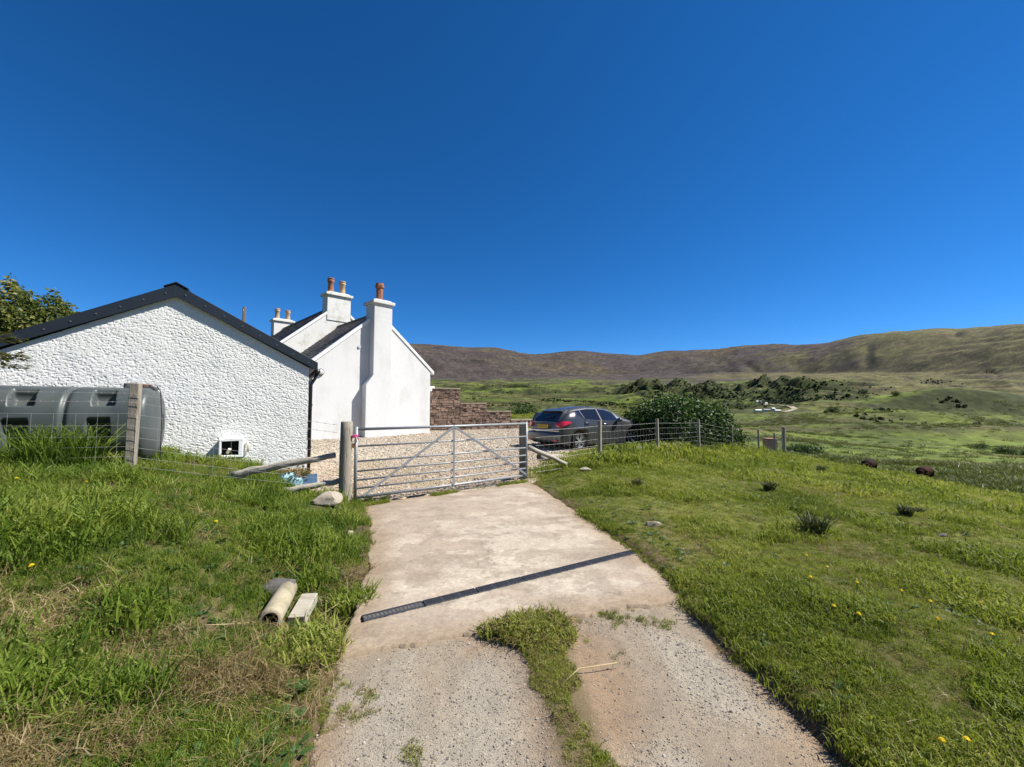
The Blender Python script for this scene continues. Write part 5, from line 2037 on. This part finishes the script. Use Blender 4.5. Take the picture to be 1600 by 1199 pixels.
    br.build('branches', MT['bark'], c, True)
    P = np.array(P)
    n = len(P)
    rg2 = np.random.default_rng(3)
    an = P[:, 3] + rg2.normal(0, .6, n)
    ax = np.stack([np.cos(an), np.sin(an), rg2.normal(-.1, .25, n)], -1)
    bx = np.stack([-np.sin(an), np.cos(an), rg2.normal(0, .4, n)], -1)
    s = rg2.uniform(.05, .11, n)[:, None]
    p0 = P[:, :3]
    V = np.stack([p0, p0 + ax * s * .5 + bx * s * .16, p0 + ax * s, p0 + ax * s * .5 - bx * s * .16], 1).reshape(-1, 3)
    npmesh('crown', V, np.arange(4 * n).reshape(-1, 4), LEAF_FIR, c)
    # bushes in the valley
    for k, (px, py, wd, lab) in enumerate([
        (1531, 702, 26, 'round dark bush in the valley right of the cows, leftmost of its line'),
        (1568, 710, 30, 'middle dark bush of the line in the valley at right'),
        (1596, 712, 24, 'dark bush at the right end of the valley line'),
        (1303, 644, 22, 'dark bush on the green slope right of the farm'),
        (1258, 708, 60, 'low wide dark scrub bush behind the last fence post'),
        (1352, 615, 14, 'small dark tree on a green rise beyond the farm'),
        (1400, 618, 16, 'small dark tree beside the bright green pasture'),
    ]):
        p = onland(px, py, 22 if px != 1258 else 27)
        sc = wd / F * p.y
        b = empty('valley_bush', (p.x, p.y, p.z - .05 * sc), k * 1.3, lab, 'bush')
        rg = random.Random(k + 60)
        fl = .35 if px == 1258 else .55
        lob = [(rg.uniform(-.38, .38) * sc, rg.uniform(-.25, .25) * sc, fl * .4 * sc * rg.uniform(.5, 1.2), sc * .24, sc * .24, sc * fl * .42) for _ in range(9)]
        leaf_cloud('crown', lob, 1500, sc * .055, LEAF_HEDGE, b, shell=.5, seed=70 + k)
        twigs('stems', (0, 0, 0), lob[:3], MT['bark'], b, sc * .02, k)
    # scrub over the crags, far off
    rg = np.random.default_rng(77)
    srcs = []
    for k in range(4):
        V, Fq = [], []
        nl = 60
        d = rg.normal(size=(nl, 3)); d /= np.linalg.norm(d, axis=1)[:, None]
        P = d * rg.uniform(.6, 1, nl)[:, None] * [1, 1, .7] + [0, 0, .35]
        for p in P:
            a = rg.normal(size=3) * .33
            b = rg.normal(size=3) * .33
            o = len(V)
            V += [tuple(p - a), tuple(p + b), tuple(p + a), tuple(p - b)]
            Fq.append((o, o + 1, o + 2, o + 3))
        srcs.append(src('scrub_%d' % k, V, Fq, LEAF_DARK))
    az = np.radians(rg.uniform(-14, 52, 60000))
    r = rg.uniform(300 ** .8, 1350 ** .8, 60000) ** (1 / .8)
    X, Y = r * np.sin(az), r * np.cos(az)
    px = _pix(X, Y)
    e = 3.0
    hx = (H(X + e, Y) - H(X - e, Y)) / (2 * e)
    hy = (H(X, Y + e) - H(X, Y - e)) / (2 * e)
    sl = np.hypot(hx, hy)
    n2 = fbm(X / 70, Y / 70, 4, 301)
    crag = ss(900, 1010, px) * (1 - ss(1270, 1420, px)) * ss(500, 620, r)
    prob = crag * ss(.34, .66, sl + .34 * n2) * .6 + .5 * ss(.42, .6, n2 + .2 * sl) * ss(350, 500, r) * ss(690, 800, px)
    ok = rg.uniform(size=len(X)) < prob
    X, Y = X[ok], Y[ok]
    o = scatter('gorse_scrub', np.stack([X, Y, H(X, Y) - .3], -1), rots(len(X), .1), rg.uniform(.5, 1.9, len(X)), rg.integers(0, 4, len(X)), srcs)
    tag(o, 'dark gorse and bracken scrub over the crags across the valley', 'scrub')


build_plants()


# ------------------------------------------------------------------ cattle
def cow(label, px, ytop, Y, face, m, seed):
    for Y in np.arange(26, 60, .1):
        p = at(px, ytop, Y)
        if p.z - 1.44 >= Hs(p.x, p.y) and Y > 32:
            break
    # body along local x, head low and grazing; the pieces fuse into one skin
    c = MB()
    c.tube([(-.92, 0, 1.10), (-.84, 0, 1.08), (-.60, 0, 1.04), (-.2, 0, 1.0), (.25, 0, .99), (.6, 0, 1.04), (.80, 0, 1.07), (.92, 0, 1.05)], [.10, .27, .36, .40, .41, .37, .29, .14], 20, flat=.86)
    c.tube([(.62, 0, 1.10), (.92, 0, .98), (1.12, 0, .68), (1.24, 0, .45)], [.27, .22, .17, .14], 14, flat=.8)
    c.tube([(1.16, 0, .58), (1.26, 0, .42), (1.36, 0, .22), (1.42, 0, .10)], [.10, .15, .12, .08], 12, flat=.85)
    for s in (-1, 1):
        c.tube([(1.20, s * .08, .54), (1.19, s * .22, .53), (1.18, s * .28, .50)], [.03, .05, .015], 8)
        c.tube([(-.66, s * .19, 1.0), (-.62, s * .22, .72), (-.70, s * .21, .46), (-.68, s * .21, .22), (-.66, s * .21, .0)], [.24, .17, .085, .06, .07], 10)
        x = .08 * s
        c.tube([(.56 + x * .4, s * .18, .95), (.58 + x, s * .19, .62), (.59 + x, s * .19, .36), (.58 + x, s * .19, .0)], [.19, .12, .075, .065], 10)
    c.tube([(-.90, 0, 1.22), (-1.00, 0, 1.05), (-1.00, 0, .70), (-.98, 0, .45)], [.045, .035, .03, .05], 8)
    o = c.build('cow', m, None, True)
    rm = o.modifiers.new('remesh', 'REMESH')
    rm.mode = 'VOXEL'
    rm.voxel_size = .028
    rm.use_smooth_shade = True
    sm = o.modifiers.new('smooth', 'SMOOTH')
    sm.iterations = 6
    o.location = (p.x, p.y, p.z - 1.45)
    o.rotation_euler = (0, 0, face)
    tag(o, label, 'cow', 'cattle grazing down the field')
    return o


cow('dark brown cow grazing with its head to the left, nearer the fence end', 1357, 716, 30.5, R(180 + 38), MT['dark_cow'], 1)
cow('red brown cow grazing farther right with sunlit back', 1444, 727, 28.5, R(180 + 30), MT['brown_cow'], 2)


# ------------------------------------------------------------------ drain across the concrete
def build_drain():
    A = Vector((*gp(566, 967), 0))
    B = Vector((*gp(990, 862), 0))
    L = (B - A).length
    rz = math.atan2(B.y - A.y, B.x - A.x)
    d = empty('channel_drain', (A.x, A.y, -.0125), rz, 'long black slotted channel drain crossing the concrete', 'drain')
    w = .050
    q = MB()
    q.box((-.02, -w, -.036), (L + .02, w, .0005))
    q.build('channel', MT['channel'], d)
    n = 6
    sl = L / n
    for i in range(n):
        g = MB()
        x0, x1 = i * sl + .006, (i + 1) * sl - .006
        dirty = i == 0
        for s in (-1, 1):
            g.box((x0, s * w - (.013 if s > 0 else 0), .004), (x1, s * w + (.013 if s < 0 else 0), .016))
        if not dirty:
            for y in (-.020, .0, .020):
                g.box((x0, y - .0035, .004), (x1, y + .0035, .015))
            for k in range(4):
                xx = x0 + (x1 - x0) * k / 3
                g.box((max(x0, xx - .008), -w + .0135, .0042), (min(x1, xx + .008), w - .0135, .0135))
        else:
            for y in (-.026, -.009, .009, .026):
                g.box((x0, y - .005, .004), (x1, y + .005, .015))
            k = 0
            xx = x0
            while xx < x1:
                g.box((xx, -w + .0135, .0042), (xx + .008, w - .0135, .0138))
                xx += .03
        go = g.build('grating', MT['grate'], d)
        if dirty:
            go['label'] = 'grating clogged with silt'
            q = MB()
            q.box((x0, -w + .015, .0037), (x1, w - .015, .0132))
            q.build('silt', MT['silt'], go)


build_drain()


# ------------------------------------------------------------------ stones, pipe, boards and other things lying about
def rock(name, px, py, w, h, m, label, cat='stone', seed=0, Y=None, group=None, flat=.6, lo=1.3):
    p = onland(px, py, lo, 60)
    rg = random.Random(seed)
    import bmesh
    bm = bmesh.new()
    bmesh.ops.create_icosphere(bm, subdivisions=3, radius=1)
    co = np.array([v.co[:] for v in bm.verts])
    planes = [Vector((rg.gauss(0, 1), rg.gauss(0, 1), rg.gauss(0, .8))).normalized() for _ in range(11)]
    for v in bm.verts:
        c = v.co.copy()
        for pl in planes:
            dd = c.dot(pl) - .68
            if dd > 0:
                c -= pl * dd * .9
        c *= 1 + .06 * float(vn(np.array([c.x * 3 + seed]), np.array([c.y * 3 + c.z * 2]))[0])
        v.co = c
    me = bpy.data.meshes.new(name)
    bm.to_mesh(me)
    bm.free()
    me.materials.append(m)
    o = bpy.data.objects.new(name, me)
    link(o)
    k = w / F * p.y / 2 * 1.25
    o.scale = (k, k * .7, h / F * p.y / 2 * 1.3)
    o.location = (p.x, p.y, p.z + h / F * p.y * .30)
    o.rotation_euler = (rg.uniform(-.15, .15), rg.uniform(-.2, .1), rg.uniform(-.3, .3))
    return tag(o, label, cat, group)


bo = rock('boulder', 511, 782, 44, 20, MT['rock'], 'large flat pale stone in the grass beside the round gatepost', seed=2)
bo.location = at(509, 780, 5.7) + Vector((0, 0, -.015))
bo.scale = (bo.scale[0] * .80, bo.scale[1] * .8, bo.scale[2] * .72)
rock('stone', 545, 840, 13, 12, MT['claypipe'], 'small brown stone on the left verge halfway along concrete', seed=3)
rock('stone', 530, 873, 16, 9, MT['rock'], 'small pale stone low on the left verge', seed=4)
rock('stone', 262, 762, 18, 10, MT['rock'], 'pale stone in the bank grass below the garage', seed=5)
rock('stone', 914, 736, 15, 7, MT['rock'], 'pale stone in the grass under the fence by the car', seed=6)
rock('stone', 992, 709, 30, 11, MT['darkrock'], 'flat grey stone in long grass below the car front wheel', seed=7)
st_o = rock('stump', 1019, 822, 22, 13, MT['claypipe'], 'rough brown lump of old wood in grass right of the drive', 'stump', seed=18)
st_o.location.z -= .03
rock('stone', 1365, 894, 20, 7, MT['darkrock'], 'flat grey stone in the open pasture', seed=9)
rock('stone', 1152, 739, 14, 6, MT['rock'], 'tiny pale stone in the grass below the fence', seed=10)
rock('stone', 1472, 838, 16, 4, MT['darkrock'], 'low dark stone far out on the right pasture', seed=11)
rock('stone', 436, 926, 52, 22, MT['darkrock'], 'dark slab of stone at the head of the ditch above the pipe', seed=12)

# old pipe and a cut board in the mouth of the ditch
p0, p1 = onland(421, 984, 1.5, 20) + Vector((0, 0, .06)), onland(449, 936, 1.5, 20) + Vector((0, 0, .075))
q = MB()
c = (p0 + p1) / 2
dvec = (p1 - p0)
n = 22
d_ = dvec.normalized()
a_ = d_.cross(Vector((0, 0, 1))).normalized()
u_ = a_.cross(d_)
vs, fs = [], []
for t, r in ((-.5, .052), (-.5, .073), (-.47, .075), (0, .074), (.5, .073), (.5, .05), (-.45, .05)):
    for k in range(n):
        th = 2 * math.pi * k / n
        vs.append(dvec * t + (a_ * math.cos(th) + u_ * math.sin(th)) * r)
for s in range(6):
    for k in range(n):
        i, j = s * n + k, s * n + (k + 1) % n
        fs.append((i, j, j + n, i + n))
q.add(vs, fs)
pipe = q.build('drain_pipe', MT['claypipe'], None, True)
pipe.location = (c.x, c.y, c.z + .0)
tag(pipe, 'old mossy concrete drain pipe lying in the ditch left of the drain', 'pipe')
e = MB()
e.tube([dvec * -.40, dvec * -.39], .051, 16)
e.build('pipe_bore', MT['darkvoid'], pipe)

p0, p1 = onland(463, 978, 1.5, 20) + Vector((0, 0, .03)), onland(484, 944, 1.5, 20) + Vector((0, 0, .05))
q = MB()
m_ = p0.lerp(p1, .5)
q.bar(p0 - m_, p1 - m_, .125, .075)
o = q.build('timber_offcut', MT['log'], None, bevel=.006)
o.location = m_
tag(o, 'grey cut timber block beside the drain pipe', 'timber')

# board and sack behind the fence
p = at(478, 752, 7.5)
q = MB()
q.box((-.19, -.02, -.14), (.19, .02, .12))
q.box((-.19, -.03, -.145), (.19, -.021, -.12))
o = q.build('blue_board', MT['blue'], None, bevel=.004)
o.location = (p.x, p.y, p.z)
o.rotation_euler = (-.12, 0, .5)
tag(o, 'faded blue board propped at the garage corner', 'board')
p = at(452, 755, 7.3)
n = 26
U, V_ = np.meshgrid(np.linspace(0, 2 * math.pi, n, endpoint=False), np.linspace(-.5, .5, 16) * math.pi)
cr = 1 + .10 * fbm(U * 2.2, V_ * 2, 3, 401) + .05 * np.sin(U * 7 + V_ * 2)
Xs, Ys, Zs = .23 * cr * np.cos(V_) ** .6 * np.cos(U), .16 * cr * np.cos(V_) ** .6 * np.sin(U), .19 * np.sin(V_) * cr
VV = np.stack([Xs, Ys, Zs], -1).reshape(-1, 3)
i = np.arange(15)[:, None] * n + np.arange(n)[None, :]
j = np.arange(15)[:, None] * n + (np.arange(n)[None, :] + 1) % n
o = npmesh('sack', VV, np.stack([i, j, j + n, i + n], -1).reshape(-1, 4), MT['turq'], smooth=True)
o.location = p
tag(o, 'crumpled turquoise plastic sack against the blue board', 'sack')
# the dead weeds draped over them
rgx = np.random.default_rng(6)
dead = [src('dead_%d' % k, *rosette(16, .12, .03, rgx), LEAF_DRY) for k in range(2)]
P = np.stack([at(455, 740, 7.35) + Vector((rgx.uniform(-.25, .3), rgx.uniform(-.1, .1), rgx.uniform(-.03, .03))) for _ in range(26)])
o = scatter('dead_weeds', P, rots(26, .5), rgx.uniform(.6, 1.2, 26), rgx.integers(0, 2, 26), dead)
tag(o, 'brown dead weeds over the turquoise sack', 'weeds')

# pinkish trough by the last posts, telegraph pole behind the garage
p = at(1203, 690, 24.5)
q = MB()
q.box((-.30, -.25, -.9), (.30, .25, .16))
q.box((-.33, -.28, .161), (.33, .28, .20))
o = q.build('brick_pier', MT['brick'], None, bevel=.01)
o.location = p
tag(o, 'small pinkish brick pier between the last two fence posts', 'pier')
p = at(382, 480, 27)
q = MB()
q.tube([(0, 0, -8), (0, 0, .0)], [.14, .11], 10)
po = q.build('telegraph_pole', MT['bark'], None, True)
po.location = p
tag(po, 'dark wooden telegraph pole showing above the garage roof', 'pole')
q = MB()
q.tube([(0, -.12, -.25), (0, -.19, -.25)], .05, 8)
q.build('insulator', MT['cream'], po)


# rush tufts
def tuft(px, py, hpx, label, seed):
    p = onland(px, py, 3, 60)
    k = hpx / F * p.y
    rg = np.random.default_rng(seed)
    o = src('rush_tuft', *blades(170, k * .30, k * .4, k * .85, .85, max(.012, k * .018), rg), LEAF_RUSH)
    link(o)
    o.location = p
    return tag(o, label, 'rushes', 'rush tufts in the right hand field')


tuft(1272, 836, 44, 'largest dark rush tuft standing alone in the right pasture', 1)
tuft(1202, 768, 22, 'small dark rush tuft nearest the fence posts', 2)
tuft(1416, 806, 22, 'wide low rush tuft farther right below the cows', 3)
tuft(1434, 804, 14, 'tiny rush tuft touching the wide low one', 4)
tuft(1283, 738, 14, 'small rush tuft on the field crest left of the cows', 5)
tuft(995, 762, 18, 'short rush tuft just right of the gate end', 6)


# long grass clump in front of the tank
def clump(px, py, Y, n, spread, h, label, seed, m=None):
    p = at(px, py, Y)
    z = Hs(p.x, p.y)
    rg = np.random.default_rng(seed)
    o = src('grass_clump', *blades(n, spread, h * .45, h, .75, .012, rg), m or LEAF_LUSH)
    link(o)
    o.location = (p.x, p.y, z)
    return tag(o, label, 'grass clump')


clump(92, 722, 5.35, 620, .42, .72, 'tall grass clump growing in front of the oil tank', 1)
clump(30, 730, 5.1, 260, .30, .34, 'grass clump at the left edge below the tank', 2)
clump(160, 725, 5.6, 240, .28, .30, 'shorter grass clump left of the netting post', 3)
for k_, (px_, py_, Y_, h_) in enumerate([(850, 716, 9.6, .26), (868, 716, 10.3, .30), (897, 712, 10.0, .28), (925, 712, 10.6, .34), (958, 710, 11.3, .34), (1000, 708, 12.0, .30), (842, 730, 9.0, .2)]):
    clump(px_, py_, Y_, 230, .42, h_, ('long grass clump at the foot of the leaning pale strut', 'long grass clump behind the short thick log', 'long grass clump below the rear wheel of the car',
          'long grass clump at the foot of the first thin fence post', 'long grass clump below the front door of the car', 'long grass clump in front of the flat grey stone', 'low grass clump nearest the latch end of the gate')[k_], 40 + k_, LEAF_FIELD)
clump(553, 935, 3.45, 420, .17, .20, 'bushy grass clump left of the clogged drain grating', 4)
clump(480, 1010, 2.6, 420, .22, .20, 'bushy grass clump below the drain pipe', 5)

# yellow flowers
FL = [(85, 802), (68, 814), (48, 831), (81, 850), (48, 906), (125, 798), (173, 792), (134, 766), (140, 779), (337, 830), (400, 841), (25, 761), (110, 786),
      (1261, 883), (1267, 919), (1293, 902), (1340, 928), (1410, 942), (1455, 960), (1533, 962), (1304, 968), (1343, 981), (1467, 989), (1552, 1015), (1474, 1191), (1513, 1190)]
fl0 = None
for k, (px, py) in enumerate(FL):
    p = onland(px, py, 1.2, 30)
    if fl0 is None:
        fl0 = empty('dandelion', (0, 0, 0), 0, 'yellow dandelion flower in the grass', 'flower', 'yellow flowers in the grass')
        q = MB()
        for ring, (nn_, r_, z_) in enumerate(((12, .026, .004), (9, .018, .010), (6, .010, .013))):
            for j in range(nn_):
                a = 2 * math.pi * (j + .5 * ring) / nn_
                ca, sa = math.cos(a), math.sin(a)
                q.add([(0, 0, z_ - .004), (ca * r_ * .7 - sa * .004, sa * r_ * .7 + ca * .004, z_), (ca * r_, sa * r_, z_ - .002), (ca * r_ * .7 + sa * .004, sa * r_ * .7 - ca * .004, z_)], [(0, 1, 2, 3)])
        hd_ = q.build('flower_head', MT['yellow'], fl0)
        q = MB()
        q.tube([(0, 0, 0), (.006, .002, -.06), (.004, 0, -.13)], .003, 5)
        st_ = q.build('stem', MT['stem'], fl0)
        f = fl0
    else:
        f = fl0.copy()
        COL.objects.link(f)
        for ch in (hd_, st_):
            c2 = ch.copy()
            COL.objects.link(c2)
            c2.parent = f
    f.location = (p.x, p.y, p.z + .085)
    f.rotation_euler = (random.uniform(-.3, .1), random.uniform(-.3, .3), random.uniform(0, 6))
    side = sorted((a, b) for a, b in FL if (a < 700) == (px < 700))
    nth = ['leftmost', 'second', 'third', 'fourth', 'fifth', 'sixth', 'seventh', 'eighth', 'ninth', 'tenth', 'eleventh', 'twelfth', 'rightmost'][side.index((px, py))]
    where = 'on the left bank' if px < 700 else 'in the right hand pasture'
    f['label'] = ('yellow dandelion %s, the %s one' % (where, nth)) if nth.endswith('most') else ('yellow dandelion %s, %s from the left edge' % (where, nth))
    f['group'] = 'dandelions on the left bank' if px < 700 else 'dandelions in the right pasture'
    s = .62 * max(1, p.y / 4.5)
    f.scale = (s, s, 1)

# loose straw stalks
for k, (pts, lab) in enumerate([
    ([(300, 985), (350, 984), (402, 980)], 'pale straw stalk lying in the ditch left of the pipe'),
    ([(880, 1096), (905, 1072), (965, 1062)], 'pale bent straw stalk across the turf strip'),
    ([(18, 1018), (60, 985), (88, 968)], 'long pale stalk on the far left bank'),
    ([(525, 1036), (545, 1022), (552, 1018)], 'short straw stalk at the corner of the concrete'),
    ([(500, 985), (530, 965), (570, 952)], 'thin dry stalk by the clogged end of the drain'),
]):
    P = []
    for (x, y) in pts:
        p = onland(x, y, 1.2, 20)
        P.append(Vector((p.x, p.y, max(p.z, -.03) + .03)))
    c = P[0].copy()
    q = MB()
    q.tube([a - c for a in P], [.003, .004, .003], 5)
    o = q.build('straw_stalk', MT['straw'], None, True)
    o.location = c
    tag(o, lab, 'straw', 'loose straw stalks')


# ------------------------------------------------------------------ the farm across the valley
def farm(px, py, wpx, dpx, hpx, kind, rz, label, sd):
    p = onland(px, py, 200)
    k = p.y / F
    w, d, h = wpx * k, dpx * k, hpx * k
    o = empty('farm_building', (p.x, p.y, p.z - .5), rz, label, 'building')
    q = MB()
    q.prism([(-w / 2, -1), (w / 2, -1), (w / 2, h), (-w / 2, h)], -d / 2, d / 2)
    q.build('wall', MT['fwhite'], o)
    q = MB()
    # pitched roof, ridge along x
    rh = d * .35
    vs = [(-w / 2 - .2, -d / 2 - .3, h + .01), (w / 2 + .2, -d / 2 - .3, h + .01), (w / 2 + .2, d / 2 + .3, h + .01), (-w / 2 - .2, d / 2 + .3, h + .01), (-w / 2 - .2, 0, h + rh), (w / 2 + .2, 0, h + rh)]
    q.add(vs, [(3, 2, 1, 0), (0, 1, 5, 4), (2, 3, 4, 5), (1, 2, 5), (3, 0, 4)])
    q.build('roof', MT['fgrey'] if kind else MT['fwhite'], o)
    for i in range(3):
        x = -w / 2 + w * (i + .5) / 3
        q = MB()
        q.box((x - w * .05, -d / 2 - .05, h * .35), (x + w * .05, -d / 2 - .002, h * .8))
        q.build('window', MT['fglass'], o)


for k, a in enumerate([
    (1185, 643, 11, 4, 2.4, 0, .1, 'long low white shed at the left of the far farm'),
    (1198, 643, 12, 5, 2.6, 1, .15, 'grey roofed farmhouse in the middle of the far farm'),
    (1208, 642, 5, 4, 4.0, 0, .1, 'tall narrow white house beside the farm track'),
    (1215, 643.5, 8, 4, 2.6, 0, -.1, 'white roofed shed at the right of the far farm'),
    (1183, 629, 4, 3, 2.2, 0, .3, 'small white cottage highest behind the farm'),
    (1188, 629, 3, 3, 2.0, 1, .3, 'tiny grey cottage next to the highest white one'),
    (1197, 632, 4, 3, 1.8, 0, .1, 'small white outbuilding between cottages and farm'),
]):
    farm(*a, k)
# farm track
q = MB()
P = [onland(*c, 200) for c in [(1214, 646), (1225, 645), (1236, 642), (1242, 639), (1236, 636), (1222, 634), (1205, 633), (1192, 631)]]
for a, b in zip(P[:-1], P[1:]):
    for i in range(4):
        m0, m1 = a.lerp(b, i / 4), a.lerp(b, (i + 1) / 4)
        z0_, z1_ = Hs(m0.x, m0.y) + .5, Hs(m1.x, m1.y) + .5
        d2 = Vector((m1.x - m0.x, m1.y - m0.y, 0)).normalized()
        nrm = Vector((-d2.y, d2.x, 0)) * 2.6
        q.add([(m0.x - nrm.x, m0.y - nrm.y, z0_), (m1.x - nrm.x, m1.y - nrm.y, z1_), (m1.x + nrm.x, m1.y + nrm.y, z1_), (m0.x + nrm.x, m0.y + nrm.y, z0_)], [(0, 1, 2, 3)])
tag(q.build('farm_road', MT['coping']), kind='structure')
